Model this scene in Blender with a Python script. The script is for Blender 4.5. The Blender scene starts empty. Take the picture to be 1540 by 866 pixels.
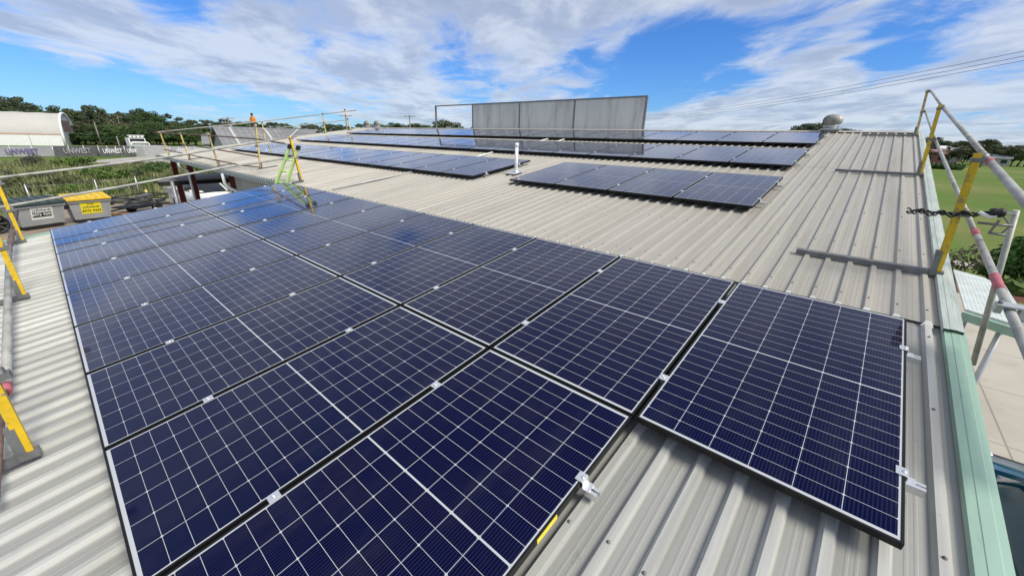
import bpy, bmesh, math, random
import numpy as np
from mathutils import Vector, Matrix
random.seed(7); rng = np.random.default_rng(7)
C = bpy.context.scene.collection
SC = bpy.context.scene
rad = math.radians

# ------------------------------------------------------------------ camera, sky, sun
TH = rad(8.2)                       # pitch of the roof
Z0 = 2.98                           # height of the roof origin above ground
CAM = Vector((-0.4453, 0.1711, 1.6213 + Z0))
RIGHT = Vector((0.75234, 0.6583, 0.02511)); DOWN = Vector((0.25067, -0.25082, -0.93501)); FWD = Vector((-0.60922, 0.70974, -0.35372))
FPX = 593.8
cam = bpy.data.cameras.new('camera'); co = bpy.data.objects.new('camera', cam); C.objects.link(co)
m = Matrix((RIGHT, -DOWN, -FWD)).transposed().to_4x4(); m.translation = CAM
co.matrix_world = m
cam.sensor_width = 36; cam.lens = FPX / 1540 * 36; cam.clip_start = 0.05; cam.clip_end = 9000
SC.camera = co

SUN_DIR = Vector((1.0, 0.12, 1.12)).normalized()
sl = bpy.data.lights.new('sun', 'SUN'); sl.energy = 3.15; sl.angle = rad(22.0); sl.color = (1, 0.935, 0.80)
so = bpy.data.objects.new('sun', sl); C.objects.link(so)
so.rotation_euler = SUN_DIR.to_track_quat('Z', 'Y').to_euler()

world = bpy.data.worlds.new('World'); SC.world = world; world.use_nodes = True
SC.view_settings.view_transform = 'Standard'; SC.view_settings.look = 'None'
SC.view_settings.exposure = 0.36; SC.view_settings.gamma = 1.0

class NT:                             # tiny node-tree helper
    def __init__(s, tree): s.t = tree; s.l = tree.links
    def n(s, kind, **kw):
        x = s.t.nodes.new(kind)
        for k, v in kw.items(): setattr(x, k, v)
        return x
    def put(s, sock, v):
        if isinstance(v, bpy.types.NodeSocket): s.l.new(v, sock)
        elif v is not None:
            if sock.type == 'RGBA' and len(v) == 3: v = (*v, 1)
            sock.default_value = v
    def math(s, op, a, b=None, c=None, clamp=False):
        x = s.n('ShaderNodeMath', operation=op, use_clamp=clamp)
        for i, v in enumerate((a, b, c)):
            if v is not None: s.put(x.inputs[i], v)
        return x.outputs[0]
    def vm(s, op, a, b=None, out=0, scale=None):
        x = s.n('ShaderNodeVectorMath', operation=op)
        s.put(x.inputs[0], a)
        if b is not None: s.put(x.inputs[1], b)
        if scale is not None: s.put(x.inputs['Scale'], scale)
        return x.outputs[out]
    def mix(s, f, a, b, mode='MIX'):
        x = s.n('ShaderNodeMix', data_type='RGBA', blend_type=mode)
        s.put(x.inputs[0], f); s.put(x.inputs[6], a); s.put(x.inputs[7], b)
        return x.outputs[2]
    def noise(s, vec, scale, detail=4, rough=0.55, dist=0.0, out=0):
        x = s.n('ShaderNodeTexNoise'); s.put(x.inputs['Vector'], vec)
        x.inputs['Scale'].default_value = scale; x.inputs['Detail'].default_value = detail
        x.inputs['Roughness'].default_value = rough; x.inputs['Distortion'].default_value = dist
        return x.outputs[out]
    def ramp(s, f, a, b, lo=0.0, hi=1.0, smooth=True):
        x = s.n('ShaderNodeMapRange', interpolation_type='SMOOTHSTEP' if smooth else 'LINEAR')
        s.put(x.inputs[0], f)
        for i, v in enumerate((a, b, lo, hi)): s.put(x.inputs[i + 1], v)
        return x.outputs[0]
    def xyz(s, v):
        x = s.n('ShaderNodeSeparateXYZ'); s.put(x.inputs[0], v); return x.outputs
    def comb(s, a, b, c):
        x = s.n('ShaderNodeCombineXYZ'); s.put(x.inputs[0], a); s.put(x.inputs[1], b); s.put(x.inputs[2], c); return x.outputs[0]

def pixdir(x, y):                    # direction of a pixel of the 1540x866 photograph
    return RIGHT * ((x - 770) / FPX) + DOWN * ((y - 433) / FPX) + FWD

def build_sky():
    W = NT(world.node_tree)
    bg = world.node_tree.nodes['Background']
    sky = W.n('ShaderNodeTexSky', sky_type='NISHITA'); sky.sun_disc = False
    sky.sun_elevation = math.asin(SUN_DIR.z); sky.sun_rotation = math.atan2(SUN_DIR.x, SUN_DIR.y)
    sky.altitude = 0; sky.air_density = 1.0; sky.dust_density = 0.25; sky.ozone_density = 3.0
    hs = W.n('ShaderNodeHueSaturation'); W.put(hs.inputs['Color'], W.mix(1.0, sky.outputs[0], (0.52, 0.84, 1.38), 'MULTIPLY'))
    hs.inputs['Saturation'].default_value = 1.04; hs.inputs['Value'].default_value = 0.88
    d = W.vm('NORMALIZE', W.n('ShaderNodeTexCoord').outputs['Generated'])
    x, y, z = W.xyz(d)
    zz = W.math('ADD', W.math('MAXIMUM', z, 0.0), 0.10)
    px, py = W.math('DIVIDE', x, zz), W.math('DIVIDE', y, zz)
    # bank direction: stretch the cloud plane so that bands run along one compass direction
    ca, sa = math.cos(rad(133)), math.sin(rad(133))
    a = W.math('ADD', W.math('MULTIPLY', px, ca), W.math('MULTIPLY', py, sa))
    b = W.math('SUBTRACT', W.math('MULTIPLY', py, ca), W.math('MULTIPLY', px, sa))
    p = W.comb(W.math('MULTIPLY', a, 0.45), b, 3.1)
    n1 = W.noise(p, 0.60, 8, 0.58, 0.5)
    n2 = W.noise(W.comb(W.math('MULTIPLY', a, 0.8), b, 9.4), 2.0, 8, 0.62, 0.6)
    cov = W.math('ADD', W.math('MULTIPLY', n1, 0.58), W.math('MULTIPLY', n2, 0.42))
    cov = W.math('ADD', W.math('MULTIPLY', W.math('SUBTRACT', cov, 0.5), 1.7), 0.5)
    # where the big banks and the clear holes of this sky stand (directions, wide soft lobes), plus unseen banks added for their light
    for (qx, qy, sharp, w) in BLOBS:
        v = (pixdir(qx, qy) if qy is not None else Vector(qx)).normalized()
        dot = W.vm('DOT_PRODUCT', d, tuple(v), out=1)
        f = W.math('EXPONENT', W.math('MULTIPLY', W.math('SUBTRACT', dot, 1.0), sharp))
        cov = W.math('ADD', cov, W.math('MULTIPLY', f, w))
    mask = W.ramp(cov, 0.41, 0.68)
    thick = W.ramp(cov, 0.46, 0.72)
    n3 = W.noise(W.comb(W.math('MULTIPLY', a, 0.7), b, 1.7), 1.8, 7, 0.62, 0.3)
    shade = W.math('MULTIPLY', W.ramp(n3, 0.40, 0.62), thick)
    ccol = W.mix(shade, (6.2, 6.6, 7.25), (3.8, 4.35, 5.4))
    col = W.mix(W.math('MULTIPLY', mask, 0.80), hs.outputs[0], ccol)
    W.put(bg.inputs[0], col); bg.inputs[1].default_value = 0.093
BLOBS = [  # photo x, y of the direction, sharpness, weight
    (440, 80, 90, 0.04), (200, 32, 200, 0.20), (40, 0, 140, 0.22), (340, 62, 160, 0.12), (770, 70, 80, 0.07), (620, 20, 70, 0.05), (580, 130, 130, 0.08),
    (800, -380, 5, 0.13), (1250, -280, 9, 0.10), (1000, -70, 60, 0.14), (1170, -12, 260, 0.13),
    (1250, 72, 700, 0.17), (1170, 90, 900, 0.13), (1310, 150, 90, 0.10), (1490, 60, 300, 0.16), (1250, 175, 200, 0.08), (660, 185, 120, 0.09), (1440, 185, 90, 0.06), (1060, 185, 300, 0.06), (1480, 200, 200, .06),
    (110, 120, 110, -0.26), (0, 95, 140, -0.20), (270, 145, 160, -0.20), (410, 180, 240, -0.14),
    (980, 105, 260, -0.26), (1090, 60, 300, -0.26), (1010, 70, 300, -0.14), (1210, 42, 420, -0.24), (910, 130, 400, -0.10), (1390, 30, 260, -0.24), (1490, 125, 700, -0.18), (1330, 90, 900, -.08),
    ((0.2, -1, 0.9), None, 2.2, 0.22), ((-0.9, -0.6, 0.9), None, 4, 0.12), ((0.9, 0.3, 0.6), None, 4, 0.08),  # unseen cloud added out of view, mainly to brighten the shaded screen
    (110, 60, 420, 0.12), (270, 90, 320, 0.20), (400, 115, 320, 0.12), (30, 40, 400, 0.08), (560, 60, 500, -0.14), (700, 110, 500, -0.10), (860, 90, 500, -0.10), (470, 30, 500, -0.10),
    (285, 2, 380, -0.38), (230, 6, 800, -0.20), (800, 60, 900, -.10), (640, 60, 900, -.08)]
build_sky()

# ------------------------------------------------------------------ frames of reference
CT, ST = math.cos(TH), math.sin(TH)
def rw(u, v, n):                     # roof coordinates (along eave, up the slope, off the panel plane) -> world
    return Vector((-u, v * CT - n * ST, Z0 + v * ST + n * CT))
def at_z(x, y, z=0.0):               # a point of the photo on the level z
    d = pixdir(x, y); return CAM + d * ((z - CAM.z) / d.z)
def on_roof(x, y, n=-0.11):
    d = pixdir(x, y); N = Vector((0, -ST, CT)); O = rw(0, 0, n)
    t = (O - CAM).dot(N) / d.dot(N); P = CAM + d * t
    return P
FH = Vector((FWD.x, FWD.y, 0)).normalized()
def same_depth(P, x, y):             # the point above P that the photo shows at x, y
    d = pixdir(x, y); return CAM + d * ((P - CAM).dot(FH) / d.dot(FH))
def at_dist(x, dist, z=0.0, y=195):
    d = pixdir(x, y); h = Vector((d.x, d.y, 0)).normalized()
    P = CAM + h * dist; P.z = z; return P
def height_at(x, y, dist):
    d = pixdir(x, y); return CAM.z + d.z / math.hypot(d.x, d.y) * dist

# ------------------------------------------------------------------ materials
MATS = {}
def mat(name, col, rough=0.6, metal=0.0, var=0.12, scale=3.0, bump=0.0, bscale=40.0, col2=None, spec=0.5, stretch=None, objvar=0.0, chips=None, chip_scale=22.0, chip_at=0.60):
    if name in MATS: return MATS[name]
    M = bpy.data.materials.new(name); M.use_nodes = True; MATS[name] = M
    N = NT(M.node_tree); b = M.node_tree.nodes['Principled BSDF']
    tc = N.n('ShaderNodeTexCoord').outputs['Object']
    v = tc
    if stretch: v = N.vm('MULTIPLY', tc, stretch)
    f = N.noise(v, scale, 6, 0.6)
    c2 = col2 or tuple(max(0, c * (1 - 3 * var)) for c in col)
    c = N.mix(N.ramp(f, 0.3, 0.7), col if col2 else tuple(min(1, x * (1 + var)) for x in col), c2 if col2 else tuple(x * (1 - var) for x in col))
    if objvar:
        r = N.n('ShaderNodeObjectInfo').outputs['Random']
        c = N.mix(1.0, c, N.comb(*(N.ramp(r, 0, 1, 1 - objvar, 1 + objvar, False),) * 3), 'MULTIPLY')
    if chips:
        k = N.math('ADD', N.math('MULTIPLY', N.noise(v, chip_scale, 6, 0.75), 0.7), N.math('MULTIPLY', f, 0.3))
        c = N.mix(N.ramp(k, chip_at, chip_at + 0.035), c, chips)
        c = N.mix(N.math('MULTIPLY', N.ramp(N.noise(v, chip_scale * .35, 5, 0.7), 0.48, 0.7), 0.35), c, tuple(x * .6 for x in chips))
    N.put(b.inputs['Base Color'], c)
    N.put(b.inputs['Roughness'], N.ramp(f, 0.2, 0.8, max(0.02, rough - 0.07), min(1, rough + 0.07)))
    b.inputs['Metallic'].default_value = metal; b.inputs['Specular IOR Level'].default_value = spec
    if bump:
        bp = N.n('ShaderNodeBump'); bp.inputs['Strength'].default_value = bump; bp.inputs['Distance'].default_value = 0.02
        N.put(bp.inputs['Height'], N.noise(v, bscale, 4, 0.6)); N.put(b.inputs['Normal'], bp.outputs[0])
    return M

def roof_mat(name, clean, dirty, streak, pan=-0.11, pd=0.05):
    M = bpy.data.materials.new(name); M.use_nodes = True; MATS[name] = M
    N = NT(M.node_tree); b = M.node_tree.nodes['Principled BSDF']
    o = N.n('ShaderNodeTexCoord').outputs['Object']
    big = N.noise(o, 0.55, 5, 0.6)
    st = N.noise(N.vm('MULTIPLY', o, (9.0, 0.35, 1.0)), 1.0, 6, 0.65)
    fine = N.noise(N.vm('MULTIPLY', o, (40.0, 5.0, 1.0)), 1.0, 4, 0.7)
    spots = N.noise(o, 13.0, 5, 0.7)
    x, y, z = N.xyz(o)
    c = N.mix(N.ramp(st, 0.35, 0.72), clean, dirty)
    c = N.mix(N.math('MULTIPLY', N.ramp(big, 0.38, 0.7), 0.55), c, streak)
    c = N.mix(N.math('MULTIPLY', N.ramp(fine, 0.5, 0.8), 0.22), c, tuple(v * 0.62 for v in dirty))
    c = N.mix(N.math('MULTIPLY', N.ramp(spots, 0.62, 0.74), 0.35), c, tuple(v * 0.55 for v in dirty))
    c = N.mix(N.ramp(z, pan + 0.002, pan + 0.012, pd, 0.0), c, tuple(v * 0.45 for v in dirty))      # pan dirt, darkened further so the colour carries the sunlit ribs' contrast
    # each sheet (0.84 m cover) weathered a little differently
    wn = N.n('ShaderNodeTexWhiteNoise', noise_dimensions='1D'); N.put(wn.inputs['W'], N.math('FLOOR', N.math('DIVIDE', x, 0.8365)))
    g = N.ramp(wn.outputs['Value'], 0, 1, 0.93, 1.06, False)
    c = N.mix(1.0, c, N.comb(g, g, g), 'MULTIPLY')
    N.put(b.inputs['Base Color'], c)
    b.inputs['Metallic'].default_value = 0.0
    N.put(b.inputs['Roughness'], N.ramp(st, 0.3, 0.7, 0.42, 0.62)); b.inputs['Specular IOR Level'].default_value = 0.45
    bp = N.n('ShaderNodeBump'); bp.inputs['Strength'].default_value = 0.10; bp.inputs['Distance'].default_value = 0.01
    N.put(bp.inputs['Height'], N.noise(N.vm('MULTIPLY', o, (6, 1.5, 1)), 1.0, 3)); N.put(b.inputs['Normal'], bp.outputs[0])
    return M
M_roof = roof_mat('roof_weathered_beige', (0.42, 0.395, 0.345), (0.33, 0.31, 0.27), (0.40, 0.38, 0.34), -0.112)
M_roof2 = roof_mat('roof_galvanised', (0.52, 0.52, 0.49), (0.345, 0.345, 0.325), (0.38, 0.38, 0.35), -0.132, 0.46)
M_ribend = mat('rib_end_white', (0.75, 0.75, 0.72), 0.5, var=0.06)
M_mint = mat('mint_capping', (0.285, 0.425, 0.345), 0.5, var=0.08, scale=2, stretch=(4, 0.6, 1), chips=(0.27, 0.33, 0.28), chip_scale=6, chip_at=0.60)
M_mintold = mat('weathered_mint_capping', (0.47, 0.52, 0.48), 0.6, col2=(0.34, 0.385, 0.355), scale=2.2, stretch=(9, 1.2, 1), chips=(0.30, 0.33, 0.30), chip_scale=5, chip_at=0.6)
M_galv = mat('galvanised_steel', (0.50, 0.51, 0.52), 0.42, 0.55, var=0.14, scale=8)
M_tube = mat('weathered_scaffold_tube', (0.36, 0.355, 0.325), 0.55, 0.15, var=0.22, scale=5, chips=(0.20, 0.145, 0.10), chip_at=0.57)
M_galvd = mat('dark_galvanised', (0.20, 0.20, 0.20), 0.5, 0.4, var=0.2, scale=9)
M_alu = mat('aluminium', (0.78, 0.78, 0.79), 0.32, 0.75, var=0.05)
M_frame = mat('black_anodised', (0.006, 0.006, 0.007), 0.45, 0.0, var=0.1, spec=0.3)
M_yellow = mat('yellow_paint', (0.72, 0.47, 0.015), 0.5, var=0.16, scale=10, chips=(0.26, 0.22, 0.15), chip_at=0.56)
M_yellow2 = mat('worn_yellow_paint', (0.62, 0.47, 0.16), 0.55, var=0.2, scale=8, chips=(0.30, 0.24, 0.16), chip_at=0.54)
M_pink = mat('faded_red_paint', (0.45, 0.12, 0.15), 0.6, var=0.2, scale=20)
M_brown = mat('rusty_brown', (0.16, 0.10, 0.08), 0.75, var=0.3, scale=12)
M_black = mat('black_rubber', (0.012, 0.012, 0.013), 0.55, var=0.1)
M_white = mat('white_paint', (0.78, 0.78, 0.76), 0.4, var=0.05, scale=2)
M_pvc = mat('white_pvc', (0.82, 0.82, 0.80), 0.35, var=0.03)
M_redpost = mat('red_oxide_paint', (0.17, 0.022, 0.018), 0.5, var=0.15)
M_wall = mat('beige_wall_sheet', (0.42, 0.41, 0.38), 0.6, var=0.07, scale=1.2)
M_dark = mat('near_black', (0.02, 0.02, 0.02), 0.8)
M_concrete = mat('concrete', (0.44, 0.41, 0.355), 0.85, col2=(0.36, 0.33, 0.285), scale=0.5, bump=0.15, bscale=30)
def add_joints(M, pitch, dark):
    N = NT(M.node_tree); b = M.node_tree.nodes['Principled BSDF']; o = N.n('ShaderNodeTexCoord').outputs['Object']; x, y, z = N.xyz(o)
    src = b.inputs['Base Color'].links[0].from_socket
    j = N.math('MAXIMUM', N.math('LESS_THAN', N.math('FRACT', N.math('DIVIDE', x, pitch)), .012), N.math('LESS_THAN', N.math('FRACT', N.math('DIVIDE', y, pitch)), .012))
    st = N.ramp(N.noise(o, .9, 6, .7), .55, .72)
    c = N.mix(N.math('MULTIPLY', st, .4), src, dark); c = N.mix(N.math('MULTIPLY', j, .6), c, tuple(v * .6 for v in dark)); N.put(b.inputs['Base Color'], c)
add_joints(M_concrete, 2.4, (0.22, 0.20, 0.17))
M_conc2 = mat('grey_concrete', (0.40, 0.40, 0.39), 0.85, var=0.1)
M_dirt = mat('yard_dirt', (0.30, 0.245, 0.185), 0.95, col2=(0.20, 0.165, 0.125), scale=0.35, bump=0.4, bscale=12)
M_gravel = mat('pale_gravel', (0.42, 0.40, 0.36), 0.95, col2=(0.33, 0.31, 0.275), scale=0.3, bump=0.3, bscale=10)
M_mulch = mat('red_mulch', (0.13, 0.045, 0.03), 0.95, var=0.4, scale=12, bump=0.6, bscale=40)
M_screen = mat('grey_sheeting', (0.68, 0.67, 0.64), 0.6, col2=(0.55, 0.545, 0.52), scale=0.7, stretch=(2.0, 1, 0.3), chips=(0.40, 0.39, 0.37), chip_scale=4, chip_at=0.60)
M_fabric = mat('white_dome_fabric', (0.50, 0.485, 0.45), 0.75, col2=(0.44, 0.415, 0.375), scale=0.12)
M_bark = mat('bark', (0.16, 0.13, 0.10), 0.9, var=0.3, scale=3)
M_palebark = mat('pale_bark', (0.34, 0.30, 0.26), 0.9, var=0.25, scale=3)
M_poletimber = mat('grey_pole_timber', (0.22, 0.20, 0.18), 0.9, var=0.2, scale=4)
M_glassdark = mat('dark_car_glass', (0.02, 0.025, 0.03), 0.06, var=0.1)
M_blue = mat('teal_car_paint', (0.012, 0.10, 0.18), 0.15, 0.3, var=0.1)
M_orange = mat('hi_vis_orange', (0.75, 0.25, 0.02), 0.7, var=0.08)
M_navy = mat('navy_cloth', (0.03, 0.035, 0.06), 0.85)
M_skin = mat('skin', (0.32, 0.19, 0.13), 0.6)
M_hair = mat('dark_cap', (0.03, 0.022, 0.02), 0.8)
M_lime = mat('lime_fibreglass', (0.56, 0.78, 0.26), 0.45, var=0.08)
M_bin = mat('grey_bin_steel', (0.34, 0.35, 0.36), 0.5, var=0.1, scale=2)
M_binlid = mat('dark_green_lid', (0.035, 0.06, 0.055), 0.5, var=0.2)
M_signy = mat('yellow_sign', (0.85, 0.72, 0.02), 0.5, var=0.03)
M_grey = mat('grey_sheet_roof', (0.26, 0.26, 0.27), 0.6, col2=(0.18, 0.18, 0.185), scale=0.5, stretch=(4, 0.5, 1))
M_brick = mat('red_brick_wall', (0.30, 0.13, 0.10), 0.8, var=0.1)
M_timber = mat('sawn_timber', (0.36, 0.23, 0.14), 0.8, var=0.2, scale=5)
M_banner = mat('charcoal_mesh_banner', (0.105, 0.105, 0.11), 0.8, var=0.12, scale=0.6)
M_bannerp = mat('pale_grey_banner', (0.34, 0.34, 0.36), 0.8, var=0.1, scale=0.6)
M_purple = mat('purple_print', (0.14, 0.10, 0.28), 0.8, var=0.05)

def leaf_mat(name, dark, light, scale=0.8, objvar=0.25):
    M = bpy.data.materials.new(name); M.use_nodes = True; MATS[name] = M
    N = NT(M.node_tree); b = M.node_tree.nodes['Principled BSDF']
    o = N.n('ShaderNodeTexCoord').outputs['Object']
    f = N.math('ADD', N.math('MULTIPLY', N.noise(o, scale, 3, 0.6), 0.6), N.math('MULTIPLY', N.noise(o, scale * 9, 2, 0.6), 0.4))
    c = N.mix(N.ramp(f, 0.35, 0.66), dark, light)
    r = N.n('ShaderNodeObjectInfo').outputs['Random']
    g = N.ramp(r, 0, 1, 1 - objvar, 1 + objvar, False)
    c = N.mix(1.0, c, N.comb(g, g, N.math('MULTIPLY', g, N.ramp(r, 0, 1, 1.15, 0.85, False))), 'MULTIPLY')
    N.put(b.inputs['Base Color'], c); b.inputs['Roughness'].default_value = 0.6; b.inputs['Specular IOR Level'].default_value = 0.25
    return M
M_euc = leaf_mat('eucalypt_leaves', (0.040, 0.056, 0.028), (0.11, 0.14, 0.066), 0.35)
M_olive = leaf_mat('olive_leaves', (0.05, 0.06, 0.025), (0.12, 0.135, 0.06), 0.5)
M_bushy = leaf_mat('dense_green_leaves', (0.032, 0.062, 0.018), (0.085, 0.15, 0.04), 0.5)
M_bright = leaf_mat('bright_green_leaves', (0.05, 0.095, 0.018), (0.13, 0.20, 0.05), 1.5)
M_hedge = leaf_mat('glossy_hedge_leaves', (0.03, 0.08, 0.014), (0.10, 0.21, 0.04), 2.0, 0.1)
M_drygrass = leaf_mat('dry_weed_blades', (0.12, 0.145, 0.05), (0.24, 0.245, 0.11), 0.25, 0.0)
M_greygreen = leaf_mat('grey_green_weed', (0.07, 0.075, 0.045), (0.16, 0.155, 0.10), 0.8)

def ground_mat():
    M = bpy.data.materials.new('field_grass'); M.use_nodes = True
    N = NT(M.node_tree); b = M.node_tree.nodes['Principled BSDF']
    o = N.n('ShaderNodeTexCoord').outputs['Object']
    f = N.noise(o, 0.035, 6, 0.6); g = N.noise(o, 0.35, 6, 0.65); h = N.noise(N.vm('MULTIPLY', o, (0.6, 0.05, 1)), 1.0, 3)
    c = N.mix(N.ramp(f, 0.4, 0.62), (0.105, 0.16, 0.034), (0.19, 0.20, 0.07))
    c = N.mix(N.math('MULTIPLY', N.ramp(h, 0.4, 0.65), 0.6), c, (0.10, 0.19, 0.035))
    c = N.mix(N.math('MULTIPLY', N.ramp(g, 0.52, 0.75), 0.5), c, (0.15, 0.13, 0.065))
    N.put(b.inputs['Base Color'], c); b.inputs['Roughness'].default_value = 0.95; b.inputs['Specular IOR Level'].default_value = 0.1
    bp = N.n('ShaderNodeBump'); bp.inputs['Strength'].default_value = 0.6; bp.inputs['Distance'].default_value = 0.15
    N.put(bp.inputs['Height'], N.noise(o, 4.0, 5, 0.7)); N.put(b.inputs['Normal'], bp.outputs[0])
    return M
M_ground = ground_mat()

# photovoltaic laminate -------------------------------------------------------
PP = 1.058; PW = 1.038; LP = 1.922; PL = 1.902; FR = 0.011
def cell_mat():
    M = bpy.data.materials.new('solar_cells_under_glass'); M.use_nodes = True
    N = NT(M.node_tree); b = M.node_tree.nodes['Principled BSDF']
    o = N.n('ShaderNodeTexCoord').outputs['Object']; x, y, z = N.xyz(o)
    mx, my, mid = 0.018, 0.026, 0.0036
    wx = (PW - 2 * mx) / 6; wy = (PL / 2 - my - mid) / 11
    xs = N.math('DIVIDE', N.math('ADD', x, PW / 2 - mx), wx)
    ya = N.math('SUBTRACT', N.math('ABSOLUTE', y), mid)
    ys = N.math('DIVIDE', ya, wy)
    fx, fy = N.math('FRACT', xs), N.math('FRACT', ys)
    dx = N.math('MULTIPLY', N.math('MINIMUM', fx, N.math('SUBTRACT', 1.0, fx)), wx)
    dy = N.math('MULTIPLY', N.math('MINIMUM', fy, N.math('SUBTRACT', 1.0, fy)), wy)
    y2 = N.math('FRACT', N.math('DIVIDE', ys, 2.0))
    dy2 = N.math('MULTIPLY', N.math('MINIMUM', y2, N.math('SUBTRACT', 1.0, y2)), 2 * wy)
    line = N.math('MAXIMUM', N.math('LESS_THAN', dx, 0.00125), N.math('LESS_THAN', dy, 0.00095))
    line = N.math('MAXIMUM', line, N.math('LESS_THAN', N.math('ADD', dx, dy2), 0.0072))
    line = N.math('MAXIMUM', line, N.math('LESS_THAN', ya, 0.0))
    line = N.math('MAXIMUM', line, N.math('GREATER_THAN', ys, 11.0))
    line = N.math('MAXIMUM', line, N.math('LESS_THAN', xs, 0.0))
    line = N.math('MAXIMUM', line, N.math('GREATER_THAN', xs, 6.0))
    fb = N.math('FRACT', N.math('MULTIPLY', fx, 12.0))
    bus = N.ramp(N.math('ABSOLUTE', N.math('SUBTRACT', fb, 0.5)), 0.10, 0.22, 1.0, 0.0)
    r = N.n('ShaderNodeObjectInfo').outputs['Random']
    wn = N.n('ShaderNodeTexWhiteNoise', noise_dimensions='3D')
    N.put(wn.inputs['Vector'], N.comb(N.math('FLOOR', xs), N.math('ADD', N.math('FLOOR', ys), N.math('MULTIPLY', N.math('SIGN', y), 40.0)), N.math('MULTIPLY', r, 97.0)))
    cr = N.math('ADD', N.math('MULTIPLY', wn.outputs['Value'], 0.55), N.math('MULTIPLY', r, 0.45))
    cell = N.mix(cr, (0.0018, 0.0042, 0.028), (0.0056, 0.0042, 0.023))
    cell = N.mix(N.math('MULTIPLY', N.ramp(wn.outputs['Color'], 0.75, 1.0), 0.5), cell, (0.0025, 0.007, 0.034))
    cell = N.mix(N.math('MULTIPLY', bus, 0.45), cell, (0.022, 0.031, 0.095))
    c = N.mix(line, cell, (0.46, 0.48, 0.50))
    du = N.ramp(N.noise(N.vm('MULTIPLY', N.vm('ADD', o, N.comb(N.math('MULTIPLY', r, 31.0), 0.0, 0.0)), (3.0, 0.8, 1.0)), 1.6, 6, 0.65), 0.45, 0.8)
    c = N.mix(N.math('MULTIPLY', du, 0.035), c, (0.30, 0.28, 0.25))
    N.put(b.inputs['Base Color'], c); b.inputs['Roughness'].default_value = 0.6; b.inputs['Specular IOR Level'].default_value = 0.0
    # anti-reflective glass: little mirror seen square on, a clear mirror at a low angle
    gl = N.n('ShaderNodeBsdfGlossy'); sm = N.noise(o, 2.3, 5, 0.6)
    N.put(gl.inputs['Roughness'], N.ramp(sm, 0.3, 0.75, 0.04, 0.085)); gl.inputs['Color'].default_value = (0.97, 0.96, 0.98, 1)
    fr = N.n('ShaderNodeFresnel'); fr.inputs['IOR'].default_value = 1.56
    fac = N.math('MULTIPLY', N.math('SUBTRACT', fr.outputs[0], 0.056), 1.42, clamp=True)
    ms = N.n('ShaderNodeMixShader'); N.put(ms.inputs[0], fac); N.l.new(b.outputs[0], ms.inputs[1]); N.l.new(gl.outputs[0], ms.inputs[2])
    N.l.new(ms.outputs[0], M.node_tree.nodes['Material Output'].inputs['Surface'])
    return M
M_cell = cell_mat()

# ------------------------------------------------------------------ mesh helpers
def obj(name, bm_or_mesh, material=None, parent=None, M=None, smooth=False):
    if isinstance(bm_or_mesh, bmesh.types.BMesh):
        me = bpy.data.meshes.new(name); bm_or_mesh.to_mesh(me); bm_or_mesh.free()
    else: me = bm_or_mesh
    if material is not None:
        for k in (material if isinstance(material, (list, tuple)) else [material]): me.materials.append(k)
    if smooth:
        for p in me.polygons: p.use_smooth = True
    o = bpy.data.objects.new(name, me); C.objects.link(o)
    if parent is not None: o.parent = parent
    if M is not None: o.matrix_world = M
    return o
def tag(o, label=None, cat=None, group=None, kind=None):
    if label: o['label'] = label
    if cat: o['category'] = cat
    if group: o['group'] = group
    if kind: o['kind'] = kind
    return o
def thing(name, label, cat, loc=(0, 0, 0), rot=(0, 0, 0), group=None):
    o = bpy.data.objects.new(name, None); C.objects.link(o); o.location = loc; o.rotation_euler = rot
    o.empty_display_size = 0.2
    return tag(o, label, cat, group)
def structure(name, bm, material, M=None): return tag(obj(name, bm, material, None, M), kind='structure')
def box(bm, c, s, M=None, bev=0.0, mi=0):
    X = Matrix.Translation(c) @ Matrix.Diagonal((s[0], s[1], s[2], 1))
    if M is not None: X = M @ X
    r = bmesh.ops.create_cube(bm, size=1, matrix=X)
    fs = {f for v in r['verts'] for f in v.link_faces}
    for f in fs: f.material_index = mi
    if bev:
        bmesh.ops.bevel(bm, geom=list({e for v in r['verts'] for e in v.link_edges}), offset=bev, segments=2, profile=0.5, affect='EDGES')
    return r
def tube(bm, pts, r, seg=10, closed_ends=True, mi=0, r_end=None):
    pts = [Vector(p) for p in pts]; rings = []
    n = len(pts)
    for i, p in enumerate(pts):
        t = (pts[min(i + 1, n - 1)] - pts[max(i - 1, 0)]).normalized()
        a = t.orthogonal().normalized() if i == 0 else (prev - t * prev.dot(t)).normalized()
        prev = a; b = t.cross(a)
        rr = r if r_end is None else r + (r_end - r) * i / max(1, n - 1)
        if isinstance(r, (list, tuple)): rr = r[i]
        rings.append([bm.verts.new(p + (a * math.cos(2 * math.pi * k / seg) + b * math.sin(2 * math.pi * k / seg)) * rr) for k in range(seg)])
    for A, B in zip(rings, rings[1:]):
        for k in range(seg):
            f = bm.faces.new((A[k], A[(k + 1) % seg], B[(k + 1) % seg], B[k])); f.smooth = True; f.material_index = mi
    if closed_ends:
        bm.faces.new(rings[0][::-1]).material_index = mi; bm.faces.new(rings[-1]).material_index = mi
def bar(bm, A, B, w, h, upv=Vector((0, 0, 1)), mi=0):      # square bar between two points
    A, B = Vector(A), Vector(B); t = (B - A); L = t.length; t.normalize()
    s = t.cross(upv).normalized(); u2 = s.cross(t)
    M = Matrix((s, t, u2)).transposed().to_4x4(); M.translation = (A + B) / 2
    box(bm, (0, 0, 0), (w, L, h), M, mi=mi)
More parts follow.
